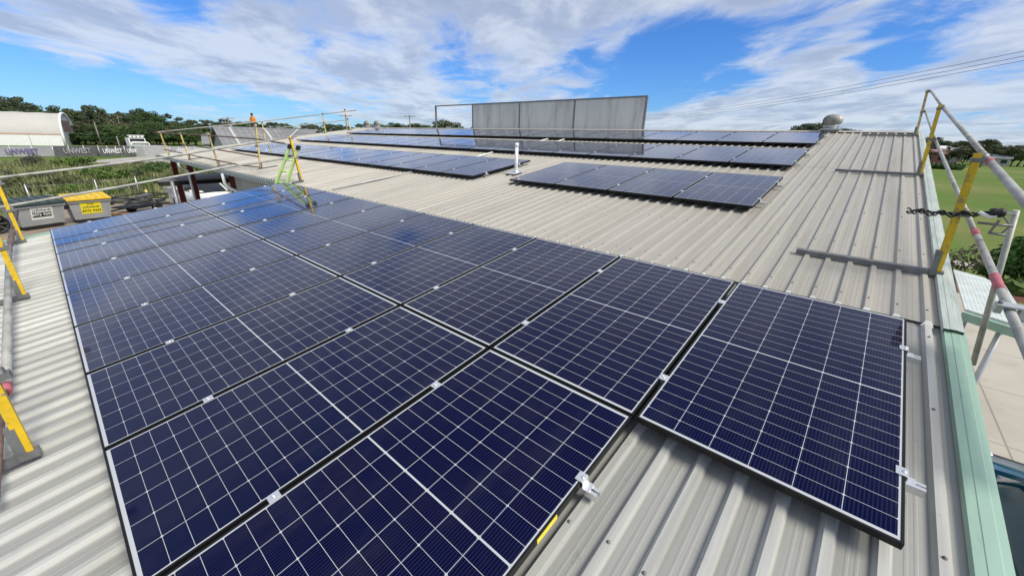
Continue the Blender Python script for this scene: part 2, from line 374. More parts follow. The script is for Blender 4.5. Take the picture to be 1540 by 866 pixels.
def lathe(bm, prof, seg=24, M=None, mi=0):
    rings = []
    for r, z in prof:
        rings.append([bm.verts.new((M or Matrix()) @ Vector((r * math.cos(2 * math.pi * k / seg), r * math.sin(2 * math.pi * k / seg), z))) for k in range(seg)])
    for A, B in zip(rings, rings[1:]):
        for k in range(seg):
            f = bm.faces.new((A[k], A[(k + 1) % seg], B[(k + 1) % seg], B[k])); f.smooth = True; f.material_index = mi
    if prof[0][0] > 1e-4: bm.faces.new(rings[0][::-1])
    if prof[-1][0] > 1e-4: bm.faces.new(rings[-1])
def poly(bm, pts, mi=0):
    f = bm.faces.new([bm.verts.new(p) for p in pts]); f.material_index = mi; return f
def prism(bm, pts, d, mi=0):               # polygon extruded by the vector d
    d = Vector(d); a = [bm.verts.new(p) for p in pts]; b = [bm.verts.new(Vector(p) + d) for p in pts]
    bm.faces.new(a[::-1]).material_index = mi; bm.faces.new(b).material_index = mi
    for i in range(len(a)):
        j = (i + 1) % len(a); bm.faces.new((a[i], a[j], b[j], b[i])).material_index = mi
    bmesh.ops.recalc_face_normals(bm, faces=bm.faces)
BM = bmesh.new
ROOFM = Matrix.Translation((0, 0, Z0)) @ Matrix.Rotation(TH, 4, 'X')      # local x = -u, y = v, z = n
def text_mesh(body, size, depth=0.004, bold=False):
    cu = bpy.data.curves.new('lettering', 'FONT'); cu.body = body; cu.size = size; cu.extrude = depth; cu.align_x = 'CENTER'; cu.align_y = 'CENTER'; cu.resolution_u = 2
    if bold: cu.offset = size * 0.02
    t = bpy.data.objects.new('lettering', cu); C.objects.link(t)
    dg = bpy.context.evaluated_depsgraph_get(); me = bpy.data.meshes.new_from_object(t.evaluated_get(dg))
    bpy.data.objects.remove(t); bpy.data.curves.remove(cu); me.materials.clear(); return me

# ------------------------------------------------------------------ ground and roads
bm = BM(); bmesh.ops.create_grid(bm, x_segments=8, y_segments=8, size=4000)
structure('ground', bm, M_ground)
def sheet(name, pts, z, material):
    bm = BM(); poly(bm, [(p[0], p[1], z) for p in pts])
    if bm.faces[:][0].normal.z < 0: bmesh.ops.reverse_faces(bm, faces=bm.faces)
    bm.normal_update()
    for f in bm.faces:
        if f.normal.z < 0: f.normal_flip()
    return structure(name, bm, material)
sheet('yard', [(-10, -14), (-10, 3), (-10.5, 22), (-41, 26), (-39.5, 9), (-37.5, 4), (-35.5, 0), (-34, -5), (-33, -14)], 0.004, M_dirt)
sheet('road', [(-82, -16), (-82, 5.5), (-76, 11), (-78, 22), (-88, 36), (-112, 36), (-105, 18), (-95, 10.5), (-87, 5.5), (-87, -16)], 0.004, M_gravel)
sheet('gravel_yard', [(-118, -25), (-116, 22), (-112, 60), (-150, 74), (-152, 30), (-148, 8), (-146, -25)], 0.004, M_gravel)
sheet('apron', [(0.6, 3), (0.6, 19.9), (4.6, 19.9), (9, 18.0), (12, 3)], 0.008, M_concrete)
sheet('garden_bed', [(2.0, 20.0), (2.0, 23.4), (14, 22.2), (14, 19.0), (9.0, 18.3), (4.6, 20.2)], 0.004, M_mulch)
sheet('footpath', [(0.5, 24.8), (0.5, 26.0), (30, 26.4), (30, 25.2)], 0.008, M_concrete)

# ------------------------------------------------------------------ the building
shed = thing('farm_shed', 'long low metal shed with ribbed beige roof and mint green gable capping', 'building', (0, 0, 0))
RS = 0.1673; R_PH = 0.04
def rib_profile(u0, u1, nb, rb=0.033, rt=0.016, rh=0.029):
    """(u, n) outline of trapezoidal ribbed sheet"""
    pts = []
    k0 = math.ceil((u0 - R_PH) / RS); k1 = math.floor((u1 - R_PH) / RS)
    pts.append((u0, nb))
    for k in range(k0, k1 + 1):
        c = R_PH + k * RS
        for du, dn in ((-rb, 0), (-rt, rh), (rt, rh), (rb, 0), (0.062, 0), (0.066, 0.0012), (0.073, 0.0012), (0.077, 0), (0.092, 0), (0.096, 0.0012), (0.103, 0.0012), (0.107, 0)):
            if u0 < c + du < u1: pts.append((c + du, nb + dn))
    pts.append((u1, nb)); return pts
def ribbed(bm, u0, u1, v0, v1, nb, mi=0, end=None, shape=(0.033, 0.016, 0.029)):
    pr = rib_profile(u0, u1, nb, *shape)
    rows = [[bm.verts.new((-u, v, n)) for u, n in pr] for v in (v0, v1)]
    for i in range(len(pr) - 1):
        bm.faces.new((rows[0][i + 1], rows[0][i], rows[1][i], rows[1][i + 1])).material_index = mi
    if end is not None:                # little white slanting faces across the ends of the ribs
        k0 = math.ceil((u0 - R_PH + .05) / RS); k1 = math.floor((u1 - R_PH - .05) / RS)
        for k in range(k0, k1 + 1):
            c = R_PH + k * RS
            poly(bm, [(-(c + .034), v0 - 0.040, nb - 0.006), (-(c - .034), v0 - 0.040, nb - 0.006), (-(c - .015), v0 - 0.003, nb + .0255), (-(c + .015), v0 - 0.003, nb + .0255)], end)
UL, VE, VR = 26.0, 4.0, 14.75
NB1, NB2 = -0.112, -0.132
MAIN = (0.027, 0.015, 0.024)
bm = BM(); ribbed(bm, -0.205, UL, VE + 0.06, 9.75, NB1, 0, 1, MAIN); ribbed(bm, -0.205, UL, 9.62, VR, NB1 + .0025, 0, None, MAIN)
def screws(bm, u0, u1, vs, nb, mi, rh=0.029):
    for v in vs:
        k = math.ceil((u0 - R_PH) / RS)
        while R_PH + k * RS < u1:
            c = R_PH + k * RS
            lathe(bm, [(0.0085, 0), (0.0085, 0.003), (0.005, 0.0035), (0.005, 0.008), (0.0001, 0.0085)], 6, Matrix.Translation((-c + random.uniform(-.004, .004), v + random.uniform(-.02, .02), nb + rh)), mi)
            k += 1
screws(bm, -0.15, 6.0, (4.25, 5.5, 6.75, 8.0, 9.25, 10.5, 11.75, 13.0, 14.2), NB1, 2, .024)
obj('upper_roof', bm, [M_roof, M_ribend, M_galvd], shed, ROOFM)
bm = BM(); ribbed(bm, -0.21, 10.85, -0.78, VE + 0.35, NB2, 0)
screws(bm, -0.15, 4.5, (-0.6, 0.55, 1.3, 2.05, 3.0, 3.85), NB2, 1)
obj('lower_roof', bm, [M_roof2, M_galvd], shed, ROOFM)
# far slope beyond the ridge
bm = BM()
L2 = 9.0
prof = [(rw(u, 0, n).x, n) for u, n in rib_profile(-0.205, UL, NB1)]
ridge = rw(0, VR, 0)
A = [bm.verts.new((x, ridge.y - ST * n, ridge.z + CT * n)) for x, n in prof]
B = [bm.verts.new((x, ridge.y + L2 * CT, ridge.z + CT * n - L2 * ST)) for x, n in prof]
for i in range(len(prof) - 1): bm.faces.new((A[i + 1], A[i], B[i], B[i + 1]))
obj('rear_roof', bm, M_roof, shed)
# ridge capping
bm = BM()
cap = [rw(0, VR - 0.22, -0.080), rw(0, VR - 0.21, -0.072), rw(0, VR + 0.005, -0.066)]
cap += [Vector((0, 2 * ridge.y - p.y + 0.0, p.z)) for p in cap[:2][::-1]]
ra = [bm.verts.new((0.17, p.y, p.z)) for p in cap]; rb_ = [bm.verts.new((-UL - 0.02, p.y, p.z)) for p in cap]
for i in range(len(cap) - 1): bm.faces.new((ra[i], ra[i + 1], rb_[i + 1], rb_[i]))
bmesh.ops.recalc_face_normals(bm, faces=bm.faces)
obj('ridge_capping', bm, M_roof, shed)
# gable capping: two materials, mint on the new lower part
def gable_cap(name, u_in, u_out, v0, v1, n, material, drop):
    s = 1 if u_in > u_out else -1
    pr = [(u_in, n - 0.030), (u_in - s * .004, n), (u_in + (u_out - u_in) * .33, n + .001), (u_in + (u_out - u_in) * .36, n + .0035), (u_in + (u_out - u_in) * .72, n + .0035), (u_in + (u_out - u_in) * .76, n + .001), (u_out, n), (u_out - s * .006, n - drop), (u_out + s * .012, n - drop - .012)]
    bm = BM(); k = max(2, int((v1 - v0) / 0.5))
    rows = [[bm.verts.new((-u, v0 + (v1 - v0) * i / k, nn)) for u, nn in pr] for i in range(k + 1)]
    for r0, r1 in zip(rows, rows[1:]):
        for i in range(len(pr) - 1): bm.faces.new((r0[i], r0[i + 1], r1[i + 1], r1[i]))
    bmesh.ops.recalc_face_normals(bm, faces=bm.faces)
    return obj(name, bm, material, shed, ROOFM)
gable_cap('gable_capping', -0.198, -0.307, -0.80, VE + 0.02, -0.094, M_mint, 0.16)
tag(gable_cap('gable_capping', -0.190, -0.292, VE - 0.04, VR + 0.02, -0.072, M_mintold, 0.20), 'weathered pale green gable capping')
gable_cap('gable_capping', 10.84, 10.96, -0.80, VE - 0.3, -0.094, M_mint, 0.16)
gable_cap('gable_capping', UL - 0.02, UL + 0.1, VE, VR + 0.02, -0.072, M_mintold, 0.20)
# gutters
def gutter(u0, u1, v, n):
    bm = BM(); P = rw(0, v, n)
    pr = [(0.02, 0.0), (0.02, -0.10), (-0.11, -0.10), (-0.12, 0.01), (-0.105, 0.01), (-0.095, -0.085), (0.0, -0.085), (0.0, 0.0)]
    a = [bm.verts.new((-u0, P.y + y, P.z + z)) for y, z in pr]; b = [bm.verts.new((-u1, P.y + y, P.z + z)) for y, z in pr]
    for i in range(len(pr)): j = (i + 1) % len(pr); bm.faces.new((a[i], a[j], b[j], b[i]))
    bm.faces.new(a[::-1]); bm.faces.new(b); bmesh.ops.recalc_face_normals(bm, faces=bm.faces)
    obj('gutter', bm, M_mintold, shed)
gutter(-0.26, 10.95, -0.80, -0.145); gutter(10.98, UL + 0.1, VE + 0.03, -0.125)
# walls
def wall(A, B, z0a, z1a, z1b, t=0.08, mt=None, holes=()):
    bm = BM(); A = Vector(A); B = Vector(B); d = (B - A).normalized(); nrm = Vector((-d.y, d.x, 0)) * t
    prism(bm, [(A.x, A.y, z0a), (B.x, B.y, z0a), (B.x, B.y, z1b), (A.x, A.y, z1a)], nrm)
    obj('wall', bm, mt or M_wall, shed)
e0 = rw(0, -0.55, NB2 - .06); e4 = rw(0, 4.35, NB1 - .06); er = rw(0, VR, NB1 - .07); yb = ridge.y + 8.6 * CT; zb = er.z - 8.6 * ST
wall((0.1, e0.y, 0), (-10.7, e0.y, 0), 0, e0.z, e0.z)
wall((0.14, er.y, 0), (0.14, e0.y, 0), 0, er.z, e0.z); wall((0.14, yb, 0), (0.14, er.y + .001, 0), 0, zb, er.z)
wall((-10.7, e0.y, 0), (-10.7, e4.y, 0), 0, e0.z, e4.z)
wall((-10.8, e4.y, 0), (-16.2, e4.y, 0), 0, e4.z, e4.z)
wall((-16.2, e4.y + .01, 0), (-16.2, er.y, 0), 0, e4.z, er.z); wall((-25.8, e4.y + 3.2, 0), (-25.8, er.y, 0), 0, e4.z + .44, er.z)
wall((0.1, yb, 0), (-25.8, yb, 0), 0, zb, zb)
# verandah posts and downpipes
def red_post(x, y, w=0.2):
    bm = BM(); h = rw(0, (y + 0.0) / CT, NB1).z - 0.14
    for dx in (-w / 2, w / 2): box(bm, (x + dx, y, h / 2), (0.014, w, h))
    box(bm, (x, y, h / 2), (w - 0.016, 0.012, h)); box(bm, (x, y, 0.01), (w + .1, w + .1, 0.02))
    return obj('post', bm, M_redpost, shed)
YP = rw(0, 4.28, 0).y
def on_Y(x, y, Y): d = pixdir(x, y); return CAM + d * ((Y - CAM.y) / d.y)
for px_ in ((265, 262), (289, 266), (352, 276)):
    P = on_Y(*px_, YP); red_post(P.x, YP, .17)
def downpipe(x, pts, r=0.048):
    bm = BM(); tube(bm, pts, r, 10); obj('downpipe', bm, M_pvc, shed)
X1 = on_Y(284, 262, YP - .12).x; ze = e4.z - 0.12
downpipe(X1, [(X1, YP - .36, ze + .03), (X1, YP - .36, ze - .12), (X1 + .0, YP - .12, ze - .28), (X1, YP - .12, 0.0)])
X2 = on_Y(336, 262, YP - .34).x
downpipe(X2, [(X2, YP - .36, ze + .03), (X2, YP - .36, ze - .25), (X2 + .04, YP - .32, ze - .38), (X2 + .36, YP - .16, ze - .5), (X2 + .42, YP - .12, ze - .62), (X2 + .42, YP - .12, 0)])

# ------------------------------------------------------------------ solar panels
def make_panel():
    p = thing('solar_panel', 'x', 'solar panel')
    bm = BM(); r = bmesh.ops.create_grid(bm, x_segments=1, y_segments=1, size=0.5, matrix=Matrix.Translation((0, 0, -0.0022)) @ Matrix.Diagonal((PW - 2 * FR + .002, PL - 2 * FR + .002, 1, 1)))
    obj('cell_glass', bm, M_cell, p)
    bm = BM()
    for s in (-1, 1):
        box(bm, (s * (PW / 2 - FR / 2), 0, -0.0175), (FR, PL, 0.035), bev=0.0012)
        box(bm, (0, s * (PL / 2 - FR / 2), -0.0175), (PW - 2 * FR - .0006, FR, 0.0346), bev=0.0012)
    box(bm, (0, 0, -0.0065), (PW - 2 * FR - .002, PL - 2 * FR - .002, 0.004))
    obj('frame', bm, M_frame, p)
    return p
proto = make_panel(); used = [False]
ORD = ['first', 'second', 'third', 'fourth', 'fifth', 'sixth', 'seventh', 'eighth', 'ninth', 'tenth', 'eleventh', 'twelfth', 'thirteenth', 'fourteenth', 'fifteenth', 'sixteenth', 'seventeenth', 'eighteenth', 'nineteenth', 'twentieth']
def panel(u, v, n, label, group):
    if not used[0]: p = proto; used[0] = True
    else:
        p = proto.copy(); C.objects.link(p)
        for ch in proto.children:
            if ch.name.startswith(('cell_glass', 'frame')):
                c = ch.copy(); C.objects.link(c); c.parent = p
    p.location = rw(u, v, n)
    p.rotation_euler = (TH + random.uniform(-.0012, .0012), random.uniform(-.0012, .0012), 0)
    p['label'] = label; p['group'] = group
    return p
def clamp_bm(w, l):
    bm = BM(); box(bm, (0, 0, 0.002), (w, l, 0.004), bev=0.001)
    lathe(bm, [(0.008, 0.004), (0.008, 0.009), (0.004, 0.009), (0.004, 0.006), (0.0001, 0.006)], 6)
    box(bm, (0, 0, -0.02), (0.016, l, 0.04)); return bm
mc = BM(); 
CL_MID = bpy.data.meshes.new('mid_clamp'); b_ = clamp_bm(0.044, 0.052); b_.to_mesh(CL_MID); b_.free(); CL_MID.materials.append(M_alu)
b_ = BM(); box(b_, (-0.012, 0, 0.002), (0.04, 0.05, 0.004), bev=.001); box(b_, (0.008, 0, -0.018), (0.004, 0.05, 0.036)); box(b_, (0.024, 0, -0.036), (0.034, 0.05, 0.004)); lathe(b_, [(0.008, 0.004), (0.008, 0.008), (0.0001, 0.008)], 6, Matrix.Translation((-.004, 0, 0)))
CL_END = bpy.data.meshes.new('end_clamp'); b_.to_mesh(CL_END); b_.free(); CL_END.materials.append(M_alu)
mc.free()
def rail(u0, u1, v, seps, label, group, ends=(True, True), rb=-0.079):
    r = thing('mounting_rail', label, 'mounting rail', rw(u0, v, 0), (TH, 0, 0), group)
    L = u1 - u0 + 0.15; x0 = 0.075
    bm = BM()                                       # slotted channel
    for (y, z, w, h) in ((0, -0.076, 0.040, 0.006), (-0.0175, -0.058, 0.005, 0.030), (0.0175, -0.058, 0.005, 0.030), (-0.0125, -0.0405, 0.015, 0.005), (0.0125, -0.0405, 0.015, 0.005)):
        box(bm, (x0 - L / 2, y, z), (L, w, h))
    nf = int(L / 1.2)
    for i in range(nf + 1): box(bm, (x0 - .12 - i * 1.2, -0.03, -0.066), (0.035, 0.02, 0.05))
    obj('rail_bar', bm, M_alu, r)
    for s in seps:
        o = obj('mid_clamp', CL_MID, None, r); o.location = (-(s - u0), 0, 0.0)
    if ends[0]: o = obj('end_clamp', CL_END, None, r)
    if ends[1]:
        o = obj('end_clamp', CL_END, None, r); o.rotation_euler = (0, 0, math.pi); o.location = (-(u1 - u0), 0, 0)
    return r
def array(u0, n, v0, label, group, rlabel, rv=(0.38, 1.48)):
    for i in range(n): panel(u0 + PP * (i + .5), v0 + PL / 2, 0, label % ORD[i], group)
    seps = [u0 + PP * k for k in range(1, n)]
    for v, w in zip(rv, ('lower', 'upper')):
        rail(u0 + .01, u0 + PP * n - .01, v0 + v, seps, rlabel % w, 'mounting rails under the panels')
array(0.0, 10, LP, 'dark blue solar panel in the near array, upper row, %s from the green capping', 'panels of the near array', 'aluminium rail with clamps under the near array, upper panel row, its %s rail')
array(PP, 9, 0.01, 'dark blue solar panel in the near array, eave row, %s from the yellow frame label', 'panels of the near array', 'aluminium rail with clamps under the near array, eave panel row, its %s rail', (0.49, 1.43))
array(1.47, 4, 6.19, 'solar panel in the short row of four beside the white pipe, %s from right', 'panels in the short row', 'aluminium rail under the short row of four panels, its %s rail')
array(6.64, 15, 6.13, 'sky reflecting solar panel in the row behind the ladder, %s from the white pipe', 'panels in the row behind the ladder', 'aluminium rail under the long panel row behind the ladder, its %s rail')
array(1.52, 20, 9.12, 'sky reflecting solar panel in the middle long row up the roof, %s from right', 'panels in the middle long row', 'aluminium rail under the middle long panel row, its %s rail')
array(1.53, 20, 11.86, 'sky reflecting solar panel in the topmost row below the ridge, %s from right', 'panels in the topmost row', 'aluminium rail under the topmost panel row below the ridge, its %s rail')
# the yellow label on the side of the nearest panel's frame
for o in C.objects:
    if o.get('label', '').startswith('dark blue solar panel in the near array, eave row, first'):
        bm = BM(); box(bm, (PW / 2 + .0009, 0.01 + 1.155 - 0.961, -0.0185), (0.0016, 0.135, 0.027))
        bm2 = obj('warning_label', bm, M_signy, o)
        bm = BM()
        for i in range(9): box(bm, (PW / 2 + .0022, 0.01 + 1.155 - 0.961 - .05 + i * .0125, -0.0185), (0.0008, 0.003 if i % 3 else 0.007, 0.004))
        obj('warning_print', bm, M_white, bm2)

# ------------------------------------------------------------------ roof fittings
def turbine_vent(base, size, label):
    t = thing('turbine_vent', label, 'roof vent', base)
    bm = BM(); s = size
    box(bm, (0, 0, -0.02 * s), (1.0 * s, 1.0 * s, 0.03))
    lathe(bm, [(0.40 * s, -0.25 * s), (0.40 * s, 0.16 * s), (0.44 * s, 0.18 * s), (0.44 * s, 0.22 * s), (0.38 * s, 0.24 * s)], 28)
    obj('vent_collar', bm, M_galv, t)
    bm = BM(); lathe(bm, [(0.36 * s, 0.22 * s), (0.36 * s, 0.62 * s), (0.05, 0.7 * s)], 20); obj('vent_core', bm, M_galvd, t)
    bm = BM(); nv = 26
    for k in range(nv):
        rows = []
        for i in range(9):
            a = -0.62 + 1.9 * i / 8; r = max(0.06, 0.50 * math.cos(a * .86)) * s; z = (0.50 + 0.36 * math.sin(a)) * s
            th0 = 2 * math.pi * k / nv + 0.35 * (i / 8); w = 0.85 * 2 * math.pi / nv
            rows.append([bm.verts.new((r * (1 + .07 * q) * math.cos(th0 + w * q), r * (1 + .07 * q) * math.sin(th0 + w * q), z)) for q in (0, .5, 1)])
        for A, B in zip(rows, rows[1:]):
            for q in (0, 1): bm.faces.new((A[q], A[q + 1], B[q + 1], B[q])).smooth = True
    lathe(bm, [(0.20 * s, 0.845 * s), (0.12 * s, 0.875 * s), (0.0001, 0.88 * s)], 20)
    obj('vent_vanes', bm, M_tube, t)
    return t
turbine_vent(rw(1.55, VR - 0.06, -0.02), 0.42, 'large silver turbine vent on the ridge near the green gable end')
for px_, l in ((553, 'small silver turbine vent far along the ridge, the nearer to the scaffold rail'), (568, 'small silver turbine vent far along the ridge, the nearer to the empty frame')):
    d = pixdir(px_, 190); t = (rw(0, VR + .3, 0).y - CAM.y) / d.y; P = CAM + d * t; P.z = rw(0, VR, 0).z - 0.02
    turbine_vent(P, 0.42, l)
# vent pipe
P = on_roof(776, 262)
t = thing('vent_pipe', 'white plastic vent pipe standing on its pale flashing between two panel rows', 'pipe', P, (0, 0, 0))
bm = BM(); tube(bm, [(0, 0, -0.05), (0, 0, 0.60)], 0.036, 14); tube(bm, [(0, 0, 0.56), (0, 0, 0.64)], 0.042, 14); obj('pipe', bm, M_pvc, t)
bm = BM(); Q = Matrix.Rotation(TH, 4, 'X'); box(bm, (-0.02, -0.03, 0.045), (0.30, 0.34, 0.012), Q, bev=.004); lathe(bm, [(0.085, 0.03), (0.07, 0.07), (0.04, 0.09)], 14); obj('flashing', bm, M_alu, t)
# conduits
def conduit(name, pts, r, label, material=M_pvc):
    bm = BM(); tube(bm, pts, r, 8); return tag(obj(name, bm, material), label, 'conduit')
conduit('conduit', [on_roof(500, 285, -.07), on_roof(560, 271.5, -.07), on_roof(626, 257, -.07)], 0.014, 'white conduit running up the roof from the eave to the row behind the ladder', mat('weathered_conduit', (.55, .55, .53), .5))
conduit('conduit', [on_roof(716, 236.5, -.07), on_roof(742, 228.5, -.07)], 0.02, 'short pale conduit between the ladder row and middle row of panels', M_pvc)
conduit('conduit', [on_roof(812, 212.5, -.05), on_roof(825, 208.5, -.05)], 0.02, 'short pale conduit under the grey screen, in front of its middle sheet', M_pvc)
conduit('conduit', [on_roof(838, 213, -.05), on_roof(850, 209, -.05)], 0.02, 'short pale conduit under the grey screen, nearer the right sheet', M_pvc)

# screen of grey sheets on a steel frame, behind the ridge
YS = rw(0, 15.0, 0).y
def on_Y(x, y, Y): d = pixdir(x, y); return CAM + d * ((Y - CAM.y) / d.y)
TLs, TRs, FLs = on_Y(711, 157.5, YS), on_Y(973, 147, YS), on_Y(655, 160.5, YS)
D1, D2 = on_Y(782, 153.5, YS), on_Y(865, 150, YS)
zt = (TLs.z + TRs.z) / 2; zb = rw(0, VR, 0).z - 0.08
scr = thing('screen', 'row of three grey sheets and one empty bay in a dark frame behind the ridge', 'screen', ((TLs.x + TRs.x) / 2, YS, zb))
def wbox(bm, x0, x1, y0, y1, z0, z1): box(bm, ((x0 + x1) / 2, (y0 + y1) / 2, (z0 + z1) / 2), (abs(x1 - x0), abs(y1 - y0), abs(z1 - z0)))
INV = Matrix.Translation(-scr.location)
bm = BM()
for x in (TLs.x, D1.x, D2.x, TRs.x, FLs.x): wbox(bm, x - .03, x + .03, YS - .03, YS + .05, zb - .3, zt - .003)
wbox(bm, FLs.x - .03, TRs.x + .03, YS - .032, YS + .052, zt, zt + .05)
wbox(bm, TLs.x + .03, TRs.x - .03, YS - .02, YS + .04, zb - .2, zb - .15)
for x in (TLs.x, D1.x, D2.x): bar(bm, (x, YS + .06, zt - .25), (x, YS + 1.2, zb - .25), .05, .05)
bm.transform(INV); obj('screen_frame', bm, M_galvd, scr)
for a, b, l in ((TLs.x, D1.x, None), (D1.x, D2.x, None), (D2.x, TRs.x, None)):
    bm = BM(); wbox(bm, a + .034, b - .034, YS - .012, YS + .012, zb + .02, zt - .005); bm.transform(INV); obj('sheet', bm, M_screen, scr)

# ------------------------------------------------------------------ edge protection
def guard_post(base_px, top_px, foot, label, worn=False, n=-0.075, w=0.055, group='guard rail posts'):
    B = on_roof(*base_px, n); T = same_depth(B, *top_px)
    t = thing('guard_post', label, 'scaffold post', B, group=group); I = Matrix.Translation(-B)
    d = (T - B).normalized()
    side = foot.normalized()
    bm = BM()                                            # channel section
    bar(bm, B + d * .02, T, w, 0.006, side); 
    for s in (-1, 1): bar(bm, B + d * .02 + d.cross(side).normalized() * (w / 2 - .003) * s + side * .022, T + d.cross(side).normalized() * (w / 2 - .003) * s + side * .022, 0.006, 0.038, side)
    bm.transform(I); obj('upright', bm, M_yellow2 if worn else M_yellow, t)
    bm = BM(); b2 = B + side * .045
    bar(bm, b2 - d * .02, b2 + d * .19, w + .014, 0.04, side)
    bar(bm, B - foot.normalized() * .02, B + foot, 0.05, 0.042, Vector((0, -ST, CT)))
    box(bm, B + side * .02, (0.08, 0.08, 0.03), None)
    bm.transform(I); obj('foot_bracket', bm, M_galvd, t)
    for q in (0.52, 0.95):
        bm = BM(); c = B + (T - B) * q; tube(bm, [c - side * .035 + d * .02, c + side * .0 + d * .02], 0.032, 8)
        bar(bm, c - side * .05, c + side * .05, .07, .03, d)
        bm.transform(I); obj('coupler', bm, M_galvd, t)
    return B, T
def guard_rail(pts, r, label, material=None, ends=None, group='scaffold rails'):
    bm = BM(); tube(bm, pts, r, 12); o = tag(obj('guard_rail', bm, material or M_tube), label, 'scaffold rail', group)
    for (A, B) in ends or ():
        bm = BM(); tube(bm, [A, B], r + .003, 12); obj('painted_end', bm, M_pink, o)
    return o
UX = Vector((-1, 0, 0)); VY = Vector((0, CT, ST))
# along the green gable
b1, t1 = guard_post((1413, 411), (1477, 231), UX * 1.02, 'yellow guard rail post on the gable beside the twisted black cable', w=.06)
b2, t2 = guard_post((1386, 263), (1417, 158), UX * 1.08, 'yellow guard rail post halfway up the green gable capping', w=.06)
b3, t3 = guard_post((1379, 204), (1397, 135), UX * 1.0, 'grey brown guard post at the ridge end of the green gable', True)
T1, T2, T3 = same_depth(b1, 1487, 241), same_depth(b2, 1419, 163), same_depth(b3, 1400, 137)
N1, N2, N3 = same_depth(b1, 1466, 347), same_depth(b2, 1408, 214), same_depth(b3, 1392, 169)
def ext(A, B, L): return A + (A - B).normalized() * L
guard_rail([T1, T2], 0.020, 'upper grey scaffold tube between the two yellow posts on the green gable')
q = ext(T1, T2, 2.9)
guard_rail([q, T1 + (T1 - T2).normalized() * -.06], 0.0225, 'thick upper scaffold tube running past the nearest yellow gable post', None, [(T1 + (q - T1) * .012, T1 + (q - T1) * .045)])
guard_rail([T2, T3], 0.020, 'upper grey scaffold tube from the second yellow post to the ridge post')
guard_rail([N1 + Vector((0, .05, 0)), N2], 0.019, 'lower grey scaffold tube between the two yellow posts on the green gable')
guard_rail([N2, N3], 0.019, 'lower grey scaffold tube from the second yellow post to the ridge post')
q2 = ext(N1, N2, 2.6)
guard_rail([q2, N1], 0.0225, 'thick lower scaffold tube under the twisted black cable', None, [(N1 + (q2 - N1) * .0, N1 + (q2 - N1) * .05), (N1 + (q2 - N1) * .36, N1 + (q2 - N1) * .45)])
Bq = same_depth(b1, 1527, 322); Bw = same_depth(b1, 1463, 548)
guard_rail([ext(Bq, Bw, .03), Bw], 0.021, 'slanting grey brace tube outside the gable in front of the green bush')
t = thing('scaffold_clamp', 'flat grey clamp plate bolting two tubes together above the pale apron', 'clamp', N1 + (q2 - N1) * .56)
bm = BM(); M_ = (q2 - N1).to_track_quat('Y', 'Z').to_matrix().to_4x4(); box(bm, (0, 0, 0.035), (.13, .06, .010), M_); box(bm, (-.05, 0, 0), (.04, .06, .06), M_); box(bm, (.05, 0, 0.01), (.03, .05, .05), M_); obj('plate', bm, M_galv, t)
bm = BM(); lathe(bm, [(.012, 0.041), (.012, 0.055), (.0001, .055)], 6, M_ @ Matrix.Translation((.05, 0, 0))); obj('bolt', bm, M_galvd, t)
Pz = q2 + Vector((.06, .02, -.06)); Pw = N1 + (q2 - N1) * .52 + Vector((.06, .02, -.055))
bm = BM(); bar(bm, Pw, Pz, .042, .042); tag(obj('scaffold_beam', bm, M_galv), 'square grey scaffold beam beside the thick lower tube', 'scaffold beam')
# overhead service cable with its spiral grip
def on_V(x, y, v):                     # plane v = const of the roof
    d = pixdir(x, y); N = Vector((0, CT, ST)); return CAM + d * ((rw(0, v, 0) - CAM).dot(N) / d.dot(N))
E0, E1 = on_V(1364, 316, 4.9), on_V(1500, 320, 4.9)
t = thing('service_cable', 'black twisted spiral cable grip reaching over the roof to a scaffold tube', 'cable', E1); I = Matrix.Translation(-E1)
bm = BM(); d = (E1 - E0); dn = d.normalized(); a = dn.orthogonal().normalized(); b = dn.cross(a)
for ph in (0, 2.1, 4.2):
    pts = []
    for i in range(70):
        s = i / 69; A_ = 0.017 * (1.0 if s < .72 else max(.25, 1 - (s - .72) * 3)); w = ph + s * 34 + .9 * math.sin(s * 9 + ph)
        pts.append(E0 + d * s + (a * math.cos(w) + b * math.sin(w)) * A_ * (1 + .5 * math.sin(7 * s + ph)) - Vector((0, 0, 0.02)) * math.sin(s * math.pi))
    tube(bm, pts, 0.0058, 6)
tube(bm, [E0 + d * .08, E0 + d * .5 - Vector((0, 0, .018)), E1], 0.007, 6)
bm.transform(I); obj('spiral_grip', bm, M_black, t)
bm = BM(); lathe(bm, [(0.0001, -.045), (.028, -.04), (.036, -.015), (.03, 0), (.036, .015), (.028, .04), (.0001, .045)], 14, Matrix.Translation(E1) @ dn.to_track_quat('Z', 'Y').to_matrix().to_4x4()); bm.transform(I); obj('insulator', bm, M_black, t)
bm = BM(); tube(bm, [on_V(1472, 319, 4.89), on_V(1488, 326, 4.88), on_V(1499, 325, 4.88)], 0.013, 8); bm.transform(I); obj('sleeve', bm, M_pvc, t)
bm = BM(); tube(bm, [E1, on_V(1512, 328, 4.9), on_V(1519, 340, 4.92), on_V(1505, 352, 4.9)], .006, 6); tube(bm, [on_V(1470, 335, 4.9), on_V(1524, 340, 4.9)], .009, 8); tube(bm, [on_V(1486, 350, 4.9), on_V(1512, 354, 4.9)], .009, 8)
bar(bm, on_V(1487, 351, 4.9), on_V(1503, 331, 4.9), .02, .008); tube(bm, [E1, Bq], .008, 8); bm.transform(I); obj('bracket', bm, M_galvd, t)

